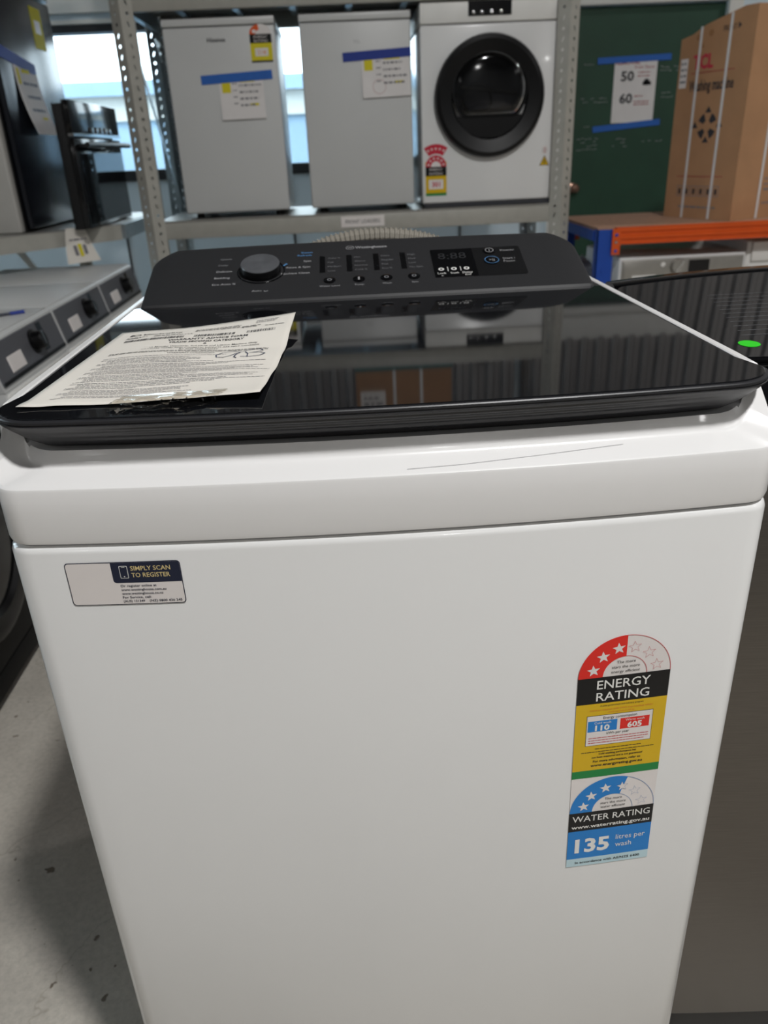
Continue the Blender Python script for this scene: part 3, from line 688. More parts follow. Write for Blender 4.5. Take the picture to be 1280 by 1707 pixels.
    for j in range(nv+1):
        for i in range(nu+1):
            q, r = i/nu, j/nv
            u = 0.084 + 0.092*q + 0.006*(r-0.5) + rr.uniform(-.0012, .0012); vv = -0.022 + 0.042*r + 0.010*(abs(q-0.45)*2)**1.5*(1-r) + rr.uniform(-.0012, .0012)
            b = f(max(0, min(0.21, u)), max(0, vv)); b.x = (o+ex*u+ey*vv).x; b.y = (o+ex*u+ey*vv).y
            if vv < 0: b.z = 1.0479+0.004*b.y
            b.z += 0.0008 + 0.0045*(0.5+0.5*math.sin(q*11+r*3))*sm((0.75-r)/0.5)*rr.uniform(0.5, 1.0)*(0.35 if r < 0.1 else 1)
            vs.append(b)
    for j in range(nv):
        for i in range(nu):
            a, b, c, d = j*(nu+1)+i, j*(nu+1)+i+1, (j+1)*(nu+1)+i+1, (j+1)*(nu+1)+i
            fs += [(a, b, c), (a, c, d)] if (i+j) % 2 else [(a, b, d), (b, c, d)]
    note(raw('clear_tape', vs, fs, 'clear_tape', t), 'crinkled clear sticky tape')
warranty()

# ================================================================== DARK TOP LOADER ON THE RIGHT
def dark_washer():
    X0 = 0.352; hw = 0.345; XC = X0+hw
    t = thing('washing_machine', 'dark stainless top-loading washing machine with green dot on its glass lid', 'washing machine', (XC, 0.4, 0))
    def ring(ins, z, bow=0.012): return [(x+XC, y, z) for x, y in outline(hw-ins, 0.085+ins, 0.70-ins, bow, 0.03, 0.03)]
    bm = bmesh.new(); loft(bm, [ring(0.004, 0.07), ring(0, 0.078), ring(0, 0.5), ring(0, 0.975), ring(0.003, 0.98)]); frombm('cabinet', bm, 'stainless_dark', t, auto=40)
    bm = bmesh.new(); loft(bm, [ring(0.012, 0.012), ring(0.012, 0.072)]); frombm('plinth', bm, 'black_satin', t, auto=40)
    bm = bmesh.new(); loft(bm, [ring(0.004, 0.978), ring(0.0, 0.984), ring(0.0, 0.996), ring(0.008, 1.003)]); frombm('top_frame', bm, 'gloss_black', t, auto=40)
    zl = lambda y: 1.0135+0.066*(y-0.21)
    def lr(ins, dz): return [(x+XC, y, zl(y)+dz) for x, y in outline(hw-0.004-ins, 0.205+ins, 0.555-ins, 0.012, 0.02, 0.03, bowb=0.06)]
    bm = bmesh.new(); loft(bm, [[(x, y, 1.0005) for x, y, z in lr(0.006, 0)], lr(0.002, -0.010), lr(0, -0.007), lr(0, -0.0045), lr(0.0015, -0.004), lr(0.0, -0.0032), lr(0, -0.0008), lr(0.0015, 0)]); lid = frombm('lid', bm, 'gloss_black', t, auto=30)
    bm = bmesh.new(); loft(bm, [lr(0.005, -0.0005), lr(0.005, 0.0012)]); frombm('glass_panel', bm, 'glass_black', lid)
    bm = bmesh.new(); A = []
    for i in range(41):
        x = -hw+0.012+(2*hw-0.024)*i/40; y = 0.560+0.06*(1-(x/(hw-0.004))**2); z = zl(y)
        A.append([(x+XC, y-0.012, z+0.0014), (x+XC, y-0.006, z+0.0035), (x+XC, y+0.022, z+0.0035), (x+XC, y+0.030, z), (x+XC, y+0.030, z-0.02), (x+XC, y-0.012, z-0.02)])
    loft(bm, A); frombm('rear_trim', bm, 'gloss_black', lid, auto=30)
    P = Print(lambda u, v, h=0: Vector((u, v, zl(v)+0.0013+h)))
    for k in range(11):
        y = 0.285+0.019*k; a = 0.432+0.004*k
        P.rect(a, y, 0.95, y+0.0009, 'print_dark' if k < 0 else 'print_dim', nu=1)
    note(P.build('glass_line_pattern', lid), 'fine pale lines printed on the glass')
    M = frame((0.4255, 0.252, zl(0.252)+0.0013), (0, -0.07, 1))
    note(lathe_ob('dot_sticker', [(0.0120, 0), (0.0120, 0.0004), (0.0001, 0.0005)], M, 'dot_green', lid, 24, cap0=False, cap1=False), 'round green dot sticker')
dark_washer()

# ================================================================== FRONT LOADERS IN A ROW ON THE LEFT
def loader_parts(t, body, front, panel, door=True, h=0.85, panel_h=0.125, slant=0.03, w=0.596):
    """local: front at y=0 facing -y, x 0..0.6"""
    dp = 0.58; kx = w/0.596; zp = h-panel_h-0.012
    bm = bmesh.new(); pf = [(0, 0.03), (0, zp), (slant, h-0.012), (slant+0.006, h-0.004)]
    abox(bm, 0, w, 0.0, dp, 0.03, zp, 0.006)
    frombm('cabinet', bm, body, t, auto=35)
    bm = bmesh.new()
    L = [(0.0, zp), (slant, h-0.01), (slant+0.01, h-0.004), (dp, h-0.004), (dp, zp)]
    loft(bm, [[(x, y, z) for y, z in L] for x in (0, w)]); frombm('top_housing', bm, body, t)
    box('top_panel', 0.004, w-0.004, slant+0.012, dp-0.004, h-0.004, h, body, t, 0.001)
    o = Vector((0, 0, zp)); vdir = Vector((0, slant, panel_h)).normalized(); n = Vector((1, 0, 0)).cross(vdir)
    f = planar(o, (1, 0, 0), vdir); PL = math.hypot(slant, panel_h)
    bm = bmesh.new(); loft(bm, [[f(a, b, 0.0) for a, b in ((0.008, 0.012), (w-0.008, 0.012), (w-0.008, PL-0.004), (0.008, PL-0.004))], [f(a, b, 0.004) for a, b in ((0.010, 0.014), (w-0.010, 0.014), (w-0.010, PL-0.006), (0.010, PL-0.006))]])
    pn = frombm('control_panel', bm, panel, t)
    wht = body != 'black_matte'
    if True:
        bm = bmesh.new(); loft(bm, [[f(a, b, 0.0041) for a, b in ((0.010, 0.014), (w-0.010, 0.014), (w-0.010, 0.024), (0.010, 0.024))], [f(a, b, 0.006) for a, b in ((0.010, 0.014), (w-0.010, 0.014), (w-0.010, 0.024), (0.010, 0.024))]]); frombm('panel_trim', bm, 'black', pn)
        bm = bmesh.new(); loft(bm, [[f(a, b, 0.004) for a, b in ((0.09, 0.033), (0.19, 0.033), (0.19, 0.078), (0.09, 0.078))], [f(a, b, 0.0065) for a, b in ((0.092, 0.035), (0.188, 0.035), (0.188, 0.076), (0.092, 0.076))]]); dl = frombm('drawer_label' if wht else 'drawer', bm, 'label_white' if wht else 'dark_panel', pn)
        if wht: note(dl, 'pale sticker on the detergent drawer')
        lathe_ob('knob', [(0.036, 0), (0.036, 0.004), (0.028, 0.006), (0.026, 0.03), (0.022, 0.033), (0.0001, 0.033)], frame(f(0.30, 0.075, 0.004), n), 'black' if wht else 'dark_panel', pn, 24, cap0=False, cap1=False)
        bm = bmesh.new(); obar(bm, f(0.30, 0.060, 0.036), f(0.30, 0.095, 0.036), 0.006, 0.003, n); frombm('knob_pointer', bm, 'chrome', pn)
        bm = bmesh.new(); loft(bm, [[f(a, b, 0.004) for a, b in ((0.355, 0.035), (0.39, 0.035), (0.39, 0.118), (0.355, 0.118))], [f(a, b, 0.0052) for a, b in ((0.355, 0.035), (0.39, 0.035), (0.39, 0.118), (0.355, 0.118))]]); frombm('display', bm, 'gloss_black', pn)
    box('front_panel', 0.006, w-0.006, -0.006, 0.001, 0.10, zp-0.006, front, t, 0.003)
    box('plinth', 0.006, w-0.006, -0.004, 0.02, 0.035, 0.095, front, t, 0.002)
    M = frame((w/2, -0.006, 0.42), (0, -1, 0))
    dr = lathe_ob('door', [(0.235*kx, 0), (0.235*kx, 0.018), (0.225*kx, 0.032), (0.20*kx, 0.040), (0.165*kx, 0.038), (0.155*kx, 0.025)], M, 'black', t, 40, cap0=False, cap1=False)
    lathe_ob('door_glass', [(0.156*kx, 0.026), (0.12*kx, 0.03), (0.0001, 0.032)], M, 'gloss_black', dr, 32, cap0=False, cap1=False)
    for sx in (0.05, w-0.05):
        for sy in (0.06, dp-0.06): lathe_ob('foot', [(0.02, 0), (0.02, 0.01), (0.011, 0.014), (0.011, 0.036)], frame((sx, sy, 0), (0, 0, 1)), 'black', t, 12)
def left_row():
    t = thing('front_loader', 'white front loader with dark sloping panel, nearest of the three in the left row', 'washing machine', (0, 0, 0), 'white front loaders along the left', fixed=False)
    loader_parts(t, 'fridge_white', 'white', 'grey_panel', h=0.825, w=0.518)
    t.location = (-0.955, 1.435, 0); t.rotation_euler = (0, 0, PI/2)
    dup(t, (-0.955, 1.960, 0), PI/2, 'white front loader with dark sloping panel, middle one of the left row')
    dup(t, (-0.955, 2.485, 0), PI/2, 'white front loader with dark sloping panel, farthest of the left row')
    b = thing('front_loader', 'black front loader on the concrete floor left of the white top loader', 'washing machine', (0, 0, 0), fixed=False)
    loader_parts(b, 'black_matte', 'black_matte', 'black_matte', h=0.85)
    b.location = (-0.95, 0.745, 0); b.rotation_euler = (0, 0, PI/2)
    # blue pen on top of the nearest white machine
    bm = bmesh.new(); tube(bm, [(-1.19, 1.74, 0.830), (-1.06, 1.83, 0.830)], [0.0045, 0.0045], 8); p = frombm('pen', bm, 'navy', None, auto=40)
    tag(p, 'dark blue pen lying on the nearest white front loader', 'pen')
    bm = bmesh.new(); tube(bm, [(-1.06, 1.83, 0.830), (-1.025, 1.854, 0.830)], [0.0058, 0.0058], 8); frombm('pen_cap', bm, 'tape_dark_blue', p, auto=40)
left_row()

# ================================================================== RACKS
def flange(bm, o, e, z0, z1, w, pitch=0.038, round_first=True):
    """strip of sheet with punched round holes and slanting slots; o base point, e unit width direction"""
    k = 0; z = z0
    while z < z1-1e-4:
        zt = min(z+pitch, z1); full = zt-z > pitch*0.9
        V = lambda a, b: bm.verts.new(Vector(o)+Vector(e)*a+Vector((0, 0, b)))
        if not full: bm.faces.new([V(0, z), V(w, z), V(w, zt), V(0, zt)]); break
        n = 12; c = (w*0.52, (z+zt)/2); slot = (k % 2 == 1) == round_first
        inn, out = [], []
        for i in range(n):
            a = 2*PI*i/n+PI/4
            if slot: x, y = 0.0035*math.cos(a), 0.0115*math.sin(a); x += -y*0.35
            else: x, y = 0.0062*math.cos(a), 0.0062*math.sin(a)
            inn.append(V(c[0]+x, c[1]+y))
            ca, sa = math.cos(a), math.sin(a); s = 1/max(abs(ca), abs(sa)); out.append(V(w/2+ca*s*w/2, (z+zt)/2+sa*s*(zt-z)/2))
        for i in range(n): j = (i+1) % n; bm.faces.new((out[i], out[j], inn[j], inn[i]))
        z = zt; k += 1
def post(name, x, y, z1, m, parent, a=0.045, back=0.03, flip=1):
    bm = bmesh.new(); L = math.hypot(a, back)
    flange(bm, (x, y, 0.002), Vector((-a, flip*back, 0))/L, 0, z1, L, round_first=False)
    flange(bm, (x, y, 0.002), Vector((a, flip*back, 0))/L, 0, z1, L)
    bmesh.ops.remove_doubles(bm, verts=bm.verts, dist=1e-5)
    o = frombm(name, bm, m, parent); md = o.modifiers.new('sheet', 'SOLIDIFY'); md.thickness = 0.002; md.offset = 0
    return o
def rack_a():
    t = thing('storage_rack', 'grey slotted steel rack holding two fridges and a dryer', 'rack', (0.03, 3.4, 0))
    for x in (-0.874, 0.943):
        post('upright', x, 3.075, 2.75, 'rack_grey', t)
        post('upright', x, 3.76, 2.75, 'rack_galv', t, flip=-1)
    for z0, z1 in ((0.905, 0.975), (1.775, 1.84)):
        for y in (3.105, 3.70):
            bm = bmesh.new(); abox(bm, -0.835, 0.905, y, y+0.03, z0, z1, 0.004); frombm('beam', bm, 'rack_grey', t, auto=35)
        for x in (-0.86, 0.93): box('side_rail', x-0.012, x+0.012, 3.14, 3.71, z0, z1, 'rack_galv', t)
        dk = box('shelf_deck', -0.86, 0.93, 3.106, 3.73, z1+0.0005, z1+0.0075, 'deck', t)
        for k in range(7): box('deck_rib', -0.72+k*0.25, -0.69+k*0.25, 3.14, 3.69, z1-0.02, z1, 'rack_galv', dk)
    for x in (-0.86, 0.93):
        bm = bmesh.new(); obar(bm, (x, 3.12, 1.76), (x, 3.72, 1.0), 0.004, 0.03); frombm('diagonal_brace', bm, 'rack_galv', t)
        for z in (1.74, 1.02): 
            bm = bmesh.new(); vs = [bm.verts.new(p) for p in ((x, 3.71, z), (x, 3.71, z-0.09), (x, 3.60, z))]; bm.faces.new(vs); o = frombm('gusset', bm, 'rack_galv', t); md = o.modifiers.new('s', 'SOLIDIFY'); md.thickness = 0.003
    lb = box('shelf_label', -0.045, 0.15, 3.1015, 3.1045, 0.922, 0.968, 'label_white', t); note(lb, 'small white shelf sign')
    P = Print(planar((-0.045, 3.1013, 0.922), (1, 0, 0), (0, 0, 1))); P.text('FRONT LOADERS', 0.0975, 0.015, 'ink', w=0.155, ch=0.017, h=0.0002); P.build('sign_lettering', lb)
rack_a()

def note_paper(parent, x0, z0, w, h, y, tape, tape_m, tilt=0.0, circle=None, ink='ink_faint'):
    f = planar((x0, y, z0), (math.cos(tilt), 0, math.sin(tilt)), (-math.sin(tilt), 0, math.cos(tilt)))
    bm = bmesh.new(); n = 8
    rows = []
    for k in range(n+1):
        v = h*k/n; cu = 0.008*(1-k/n)**2; rows.append([f(0, v, cu+0.0006), f(w, v, cu+0.0006), f(w, v, cu+0.0012), f(0, v, cu+0.0012)])
    loft(bm, rows); o = frombm('price_note', bm, 'paper_note', parent, auto=30)
    P = Print(lambda u, v, hh=0: f(u, v, 0.0016+0.008*(1-v/h)**2+hh))
    P.rect(0.012, h*0.66, 0.048, h*0.95, 'yellow_note', nu=1); P.rect(w*0.47, h*0.9, w*0.8, h*0.96, 'yellow_note', nu=1); P.rect(w*0.68, h*0.32, w*0.86, h*0.38, 'yellow_note', nu=1)
    for k in range(4):
        P.greek(w*0.3, w*0.4, h*(0.86-0.16*k), 0.004, 'ink_faint'); P.greek(w*0.45, w*random.uniform(0.7, 0.97), h*(0.80-0.16*k), 0.007, ink, wl=(1, 3))
    if circle: P.ring((w*0.35, h*0.26), w*0.13, w*0.135, 0, 360, 'ink_red')
    P.build('note_writing', o)
    bm = bmesh.new(); a, b = tape; obar(bm, (a[0], y-0.0022, a[1]), (b[0], y-0.0022, b[1]), 0.0012, 0.034); frombm('masking_tape', bm, tape_m, parent)

def mini_energy(parent, x0, z0, w, y, style):
    """the small faded energy labels on the far appliances"""
    F0 = planar((x0, y, z0), (1, 0, 0), (0, 0, 1)); ks = 0.8 if style == 'fridge' else 1.0
    P = Print(lambda u, v, h=0: F0(u, v*ks, h)); c = (w/2, w*1.42)
    if style == 'fridge':
        P.rect(0, 0, w, w*1.4, 'yellow_note'); P.rect(0, 0, w, w*0.1, 'ink', h=0.0003); P.rect(0, w*0.97, w, w*1.42, 'black', h=0.0003)
        P.ring(c, 0, w/2, 0, 180, 'label_white'); P.ring(c, w*0.22, w/2, 100, 180, 'rack_orange', h=0.0005, n=10); P.ring((w*0.22, w*1.56), 0, w*0.09, 0, 360, 'label_white', h=0.0007, n=10)
        for k, s in enumerate(('ENERGY', 'RATING')): P.text(s, w/2, w*(1.22-0.2*k), 'label_white', w=w*0.62, ch=w*0.13, h=0.0005)
        P.rect(w*0.2, w*0.32, w*0.8, w*0.72, 'label_white', h=0.0003); P.text('218', w/2, w*0.42, 'orange_print', ch=w*0.2, h=0.0005)
    else:
        P.rect(0, 0, w, w*1.5, 'yellow'); P.rect(0, 0, w, w*0.12, 'green', h=0.0003); P.rect(0, w*0.88, w, w*1.28, 'black', h=0.0003); c = (w/2, w*1.28)
        P.ring(c, 0, w/2, 0, 180, 'crimson', h=0.0004); P.ring(c, 0, w*0.24, 0, 180, 'label_white', h=0.0006)
        P.ring(c, w*0.56, w*0.98, 55, 125, 'crimson', h=0.0002)
        for k in range(6): P.star((c[0]+w*0.37*math.cos(math.radians(15+30*k)), c[1]+w*0.37*math.sin(math.radians(15+30*k))), w*0.07, 'label_white', h=0.0008)
        for k in range(5): P.star((c[0]+w*0.78*math.cos(math.radians(62+14*k)), c[1]+w*0.78*math.sin(math.radians(62+14*k))), w*0.07, 'label_white', h=0.0008)
        for k, s in enumerate(('ENERGY', 'RATING')): P.text(s, w/2, w*(1.11-0.18*k), 'label_white', w=w*0.62, ch=w*0.11, h=0.0005)
        P.rect(w*0.15, w*0.3, w*0.85, w*0.72, 'label_white', h=0.0003); P.text('301', w/2, w*0.4, 'crimson', ch=w*0.22, h=0.0005, bold=0.03)
    return P.build('energy_label', parent)

def fridges():
    for k, (x0, x1, z0, z1, lab) in enumerate(((-0.735, -0.272, 0.983, 1.752, 'pale grey bar fridge with energy label, left one on the rack'), (-0.172, 0.292, 0.983, 1.752, 'pale grey bar fridge with dark blue tape, next to the dryer'))):
        y = 3.155
        t = thing('bar_fridge', lab, 'fridge', ((x0+x1)/2, y+0.25, z0), 'bar fridges on the rack')
        box('cabinet', x0+0.004, x1-0.004, y+0.045, y+0.50, z0+0.02, z1-0.02, 'fridge_white', t, 0.006)
        box('door', x0, x1, y, y+0.04, z0+0.022, z1-0.032, 'fridge_white', t, 0.008, 3)
        box('top_board', x0, x1, y-0.002, y+0.50, z1-0.028, z1, 'fridge_white', t, 0.004)
        box('door_seal', x0+0.01, x1-0.01, y+0.0395, y+0.046, z0+0.03, z1-0.035, 'ink_faint', t)
        for xx in (x0+0.05, x1-0.05):
            for yy in (y+0.07, y+0.45): lathe_ob('foot', [(0.018, z0), (0.018, z0+0.012), (0.01, z0+0.024)], frame((xx, yy, 0), (0, 0, 1)), 'black', t, 12)
        P = Print(planar((0, y-0.0006, 0), (1, 0, 0), (0, 0, 1)))
        if k == 0:
            P.text('Hisense', -0.517, 1.665, 'ink', w=0.075, ch=0.016, bold=0.02, h=0.0003); P.build('brand_lettering', t)
            mini_energy(t, -0.378, 1.585, 0.090, y-0.0006, 'fridge')
            note_paper(t, -0.525, 1.375, 0.187, 0.155, y, ((-0.598, 1.528), (-0.298, 1.540)), 'tape_blue', 0.01)
        else:
            P.text('TCL', 0.065, 1.64, 'print_grey', w=0.03, ch=0.012, h=0.0003); P.build('brand_lettering', t)
            note_paper(t, 0.082, 1.435, 0.205, 0.155, y, ((0.003, 1.590), (0.291, 1.602)), 'tape_dark_blue', 0.02, circle=True)
fridges()

def dryer():
    x0, x1, y, z0, z1 = 0.328, 0.914, 3.128, 0.983, 1.772
    t = thing('clothes_dryer', 'white clothes dryer with round black door on the grey rack', 'dryer', ((x0+x1)/2, 3.4, z0))
    box('cabinet', x0, x1, y, y+0.56, z0+0.02, 1.69, 'enamel', t, 0.008, 3)
    box('base_strip', x0+0.01, x1-0.01, y+0.004, y+0.03, z0+0.002, z0+0.021, 'dark_panel', t)
    bm = bmesh.new(); abox(bm, x0, x1, y-0.004, y+0.56, 1.694, z1, 0.006); pn = frombm('control_panel', bm, 'white', t, auto=35)
    ds = box('display', 0.529, 0.708, y-0.0075, y-0.0045, 1.716, 1.768, 'gloss_black', pn)
    for u in (0.55, 0.585, 0.625, 0.665): lathe_ob('button', [(0.007, 0), (0.007, 0.002), (0.005, 0.003), (0.0001, 0.003)], frame((u, y-0.0075, 1.728), (0, -1, 0)), 'chrome', pn, 14, cap0=False, cap1=False)
    for xx in (x0+0.06, x1-0.06):
        for yy in (y+0.07, y+0.5): lathe_ob('foot', [(0.02, z0), (0.02, z0+0.01), (0.012, z0+0.022)], frame((xx, yy, 0), (0, 0, 1)), 'black', t, 12)
    cxx, czz = 0.62, 1.418
    M = frame((cxx, y, czz), (0, -1, 0))
    dr = lathe_ob('door', [(0.236, 0), (0.236, 0.022), (0.230, 0.034), (0.215, 0.040), (0.165, 0.030), (0.158, 0.022), (0.158, 0.004)], M, 'black', t, 56, cap0=False, cap1=False)
    # glass window, flattened at the bottom, bowl and drum behind it
    def gl(s, a): 
        pts = []
        for i in range(40):
            th = 2*PI*i/40; px, pz = 0.156*s*math.cos(th), 0.156*s*math.sin(th); pz = max(pz, -0.105*s); pts.append(M @ Vector((px+0.0, -pz if False else pz, a)))
        return pts
    Mx = frame((cxx, y, czz+0.012), (0, -1, 0), Vector((1, 0, 0)))
    def gl(s, a):
        out = []
        for i in range(44):
            th = 2*PI*i/44; px, pz = 0.152*s*math.cos(th), 0.14*s*math.sin(th); pz = max(pz, -0.098*s); out.append(Vector((cxx+px, y-a, czz+0.03+pz)))
        return out
    bm = bmesh.new(); loft(bm, [gl(1.0, 0.026), gl(0.97, 0.033), gl(0.8, 0.038), gl(0.4, 0.041), gl(0.02, 0.042)], False); frombm('door_glass', bm, 'door_glass', dr, auto=60)
    bm = bmesh.new(); loft(bm, [gl(1.07, 0.024), gl(1.07, 0.031), gl(1.0, 0.031), gl(1.0, 0.024)], False, False); frombm('window_rim', bm, 'gloss_black', dr, auto=40)
    box('lower_infill', cxx-0.15, cxx+0.15, y-0.024, y-0.001, czz-0.155, czz-0.07, 'black', dr)
    bm = bmesh.new(); loft(bm, [gl(1.0, 0.0235), gl(0.98, 0.006), gl(0.9, 0.0015)], False, True); dm = frombm('drum', bm, 'dark_panel', dr, auto=50)
    for zz, a in ((1.36, 0.03), (1.46, -0.05)): bar('drum_paddle', (cxx-0.12, y-0.0075, zz), (cxx+0.12, y-0.0075, zz+a*0.6), 0.006, 0.012, 'drum', dm)
    bm = bmesh.new(); tube(bm, [(cxx-0.05+0.06*math.cos(a*PI/12), y-0.014, 1.41+0.06*math.sin(a*PI/12)) for a in range(25)], 0.003, 6); frombm('drum_ring', bm, 'drum', dm)
    mini_energy(t, 0.342, 1.035, 0.093, y-0.0006, 'dryer')
    P = Print(planar((0.872, y-0.0006, 1.14), (1, 0, 0), (0, 0, 1)))
    P.poly([(-0.022, 0), (0.022, 0), (0, 0.042)], 'ink', 0.0002); P.poly([(-0.018, 0.002), (0.018, 0.002), (0, 0.037)], 'yellow', 0.0004)
    P.line([(0.003, 0.026), (-0.004, 0.016), (0.004, 0.016), (-0.002, 0.006)], 0.003, 'ink', 0.0006)
    P.rect(-0.012, 0.047, 0.012, 0.078, 'label_white', 0.0002, 1); P.line([(0, 0.052), (0, 0.072)], 0.003, 'red_line', 0.0004); P.ring((0, 0.062), 0.007, 0.009, 0, 360, 'print_grey', 0.0004)
    P.build('warning_label', t)
dryer()

def upper_box():
    x0, x1, y0, y1, z0, z1 = -0.02, 0.46, 3.16, 3.66, 1.85, 2.42
    t = thing('cardboard_box', 'strapped brown cardboard box on the upper shelf of the grey rack', 'box', ((x0+x1)/2, 3.4, z0))
    box('carton', x0, x1, y0, y1, z0+0.032, z1, 'cardboard', t, 0.004)
    note(box('teal_board', x0-0.005, x1+0.005, y0-0.005, y1+0.005, z0-0.001, z0+0.031, 'teal', t), 'teal board under the carton')
    for x in (0.165, 0.30):
        bm = bmesh.new(); abox(bm, x, x+0.014, y0-0.002, y0, z0+0.033, z1+0.002); abox(bm, x, x+0.014, y0, y1, z1, z1+0.002); frombm('strap', bm, 'strap', t)
    lb = box('carton_label', 0.0, 0.125, y0-0.0015, y0-0.0002, 1.985, 2.09, 'label_white', t)
    P = Print(planar((0.0, y0-0.0018, 1.985), (1, 0, 0), (0, 0, 1))); P.greek(0.015, 0.11, 0.06, 0.012, 'ink'); P.greek(0.015, 0.09, 0.03, 0.01, 'ink'); P.build('label_print', lb)
upper_box()

# ------------------------------------------------------------------ corner rack on the left and what stands on it
def corner_rack():
    t = thing('storage_rack', 'grey steel corner rack carrying an oven and a dark fridge', 'rack', (-1.6, 3.2, 0))
    z = 0.975
    bm = bmesh.new(); A = [(-1.045, 3.175), (-2.02, 2.06), (-2.75, 2.06), (-2.75, 4.0), (-1.045, 4.0)]
    loft(bm, [[(x, y, z-0.004) for x, y in A], [(x, y, z+0.002) for x, y in A]]); frombm('shelf_deck', bm, 'deck', t)
    bar('beam', (-1.05, 3.165, 0.9425), (-2.02, 2.055, 0.9425), 0.03, 0.062, 'rack_grey', t)
    bar('beam', (-1.045, 3.19, 0.9425), (-1.045, 4.0, 0.9425), 0.03, 0.062, 'rack_galv', t)
    for i, (x, y) in enumerate(((-1.05, 4.02), (-2.05, 2.03), (-2.78, 4.02), (-1.49, 4.02))): post('upright', x, y, 2.6, 'rack_grey', t, a=0.035, back=0.03, flip=-1 if y > 3 else 1)
    bar('diagonal_brace', (-1.62, 3.32, 0.935), (-1.47, 3.32, 0.70), 0.01, 0.028, 'trim_white', t)
    bar('top_beam', (-1.05, 4.02, 2.16), (-2.78, 4.02, 2.16), 0.03, 0.05, 'rack_galv', t); bar('top_beam', (-1.3, 3.3, 2.10), (-1.05, 4.0, 2.10), 0.02, 0.05, 'rack_galv', t)
    # hanging price note over the beam
    p = thing('price_tag', 'creased white price tag hanging from the left rack beam', 'tag', (-1.25, 2.9, 0.9))
    d = Vector((-0.97, -1.11, 0)).normalized(); n = Vector((d.y, -d.x, 0)); n = -n if n.y > 0 else n
    o = Vector((-1.20, 2.98, 0.985)) + n*0.02
    bm = bmesh.new(); rows = []
    for k in range(9):
        q = k/8; zz = 0.985-0.14*q; wd = 0.045+0.035*q; off = n*(0.003+0.03*q*q)
        c = o+Vector((0, 0, zz-0.985))+off; rows.append([c-d*wd, c+d*wd, c+d*wd+n*0.0008, c-d*wd+n*0.0008])
    loft(bm, rows); sh = frombm('paper', bm, 'paper', p, auto=30)
    c = o+n*0.032; P = Print(lambda u, v, h=0: o - d*u + Vector((0, 0, v)) + n*(0.005+0.03*(v/0.14)**2+h+0.001))
    P.rect(-0.008, -0.115, 0.008, -0.065, 'yellow_note', nu=1); P.rect(-0.03, -0.11, -0.015, -0.07, 'ink_faint', nu=1); P.rect(0.015, -0.108, 0.03, -0.07, 'ink_faint', nu=1); P.greek(-0.04, 0.04, -0.05, 0.006, 'ink_faint')
    P.build('tag_print', sh)
    zb = z+0.0025
    # built-in oven, front facing +x
    ov = thing('wall_oven', 'black built-in oven with glass door on the left rack', 'oven', (-1.2, 3.27, zb))
    X = -1.095; y0, y1 = 2.90, 3.62
    box('casing', X-0.075, X-0.025, y0+0.03, y1-0.03, zb, 1.455, 'black_satin', ov, 0.004)
    box('control_panel', X-0.025, X, y0, y1, 1.345, 1.465, 'gloss_black', ov, 0.003)
    box('panel_trim', X-0.02, X+0.004, y0, y1, 1.333, 1.344, 'chrome', ov)
    for k in range(5): lathe_ob('knob', [(0.012, 0), (0.011, 0.012), (0.0001, 0.013)], frame((X, y0+0.25+k*0.07, 1.36), (1, 0, 0), (0, 1, 0)), 'chrome', ov, 12, cap0=False, cap1=False)
    box('door', X-0.025, X-0.002, y0, y1, zb+0.004, 1.325, 'gloss_black', ov, 0.003)
    dr = box('door_glass', X-0.0018, X+0.003, y0+0.05, y1-0.02, zb+0.02, 1.27, 'glass_black', ov)
    h = bmesh.new(); tube(h, [(X+0.045, y0+0.01, 1.30), (X+0.045, y1-0.03, 1.30)], 0.011, 10); obar(h, (X, y0+0.06, 1.30), (X+0.045, y0+0.06, 1.30), 0.015, 0.012); obar(h, (X, y1-0.08, 1.30), (X+0.045, y1-0.08, 1.30), 0.015, 0.012)
    frombm('door_handle', h, 'black_satin', ov, auto=40)
    # dark fridge behind
    fr = thing('refrigerator', 'dark graphite fridge with taped note on the left rack', 'fridge', (-1.6, 3.3, zb))
    FX = -1.34
    box('cabinet', FX-0.5, FX-0.03, 2.93, 3.70, zb, 1.98, 'black_satin', fr, 0.006)
    box('door', FX-0.028, FX, 2.93, 3.70, zb+0.01, 1.90, 'graphite', fr, 0.012, 3); box('upper_door', FX-0.028, FX, 2.93, 3.70, 1.905, 1.98, 'graphite', fr, 0.008)
    f = planar((FX+0.0006, 2.98, 1.35), (0, 1, 0.0), (0, 0, 1))
    bm = bmesh.new(); rows = []
    for k in range(9):
        q = k/8; rows.append([f(a, 0.26*(1-q), 0.001+0.05*q*q+b) for a, b in ((0.10, 0), (0.36, 0), (0.36, 0.001), (0.10, 0.001))])
    loft(bm, rows); nt_ = frombm('price_note', bm, 'paper_note', fr, auto=30)
    P = Print(lambda u, v, h=0: f(u, v, 0.0026+0.05*(1-v/0.26)**2+h)); P.rect(0.12, 0.19, 0.15, 0.25, 'yellow_note', nu=1); P.rect(0.18, 0.235, 0.27, 0.25, 'yellow_note', nu=1); P.rect(0.25, 0.06, 0.31, 0.07, 'yellow_note', nu=1)
    for k in range(3): P.greek(0.17, 0.33, 0.19-0.05*k, 0.012, 'ink_pen', wl=(1, 3))
    P.build('note_writing', nt_)
    bm = bmesh.new(); obar(bm, f(-0.03, 0.30, 0.0015), f(0.36, 0.255, 0.0015), 0.002, 0.045, Vector((0, 0, 1))); frombm('masking_tape', bm, 'tape_dark_blue', fr)
    bm = bmesh.new(); abox(bm, FX, FX+0.0012, 3.42, 3.55, 1.70, 1.86); lb = frombm('energy_label', bm, 'yellow_note', fr); box('label_patch', FX+0.0012, FX+0.002, 3.45, 3.52, 1.76, 1.81, 'label_white', lb)
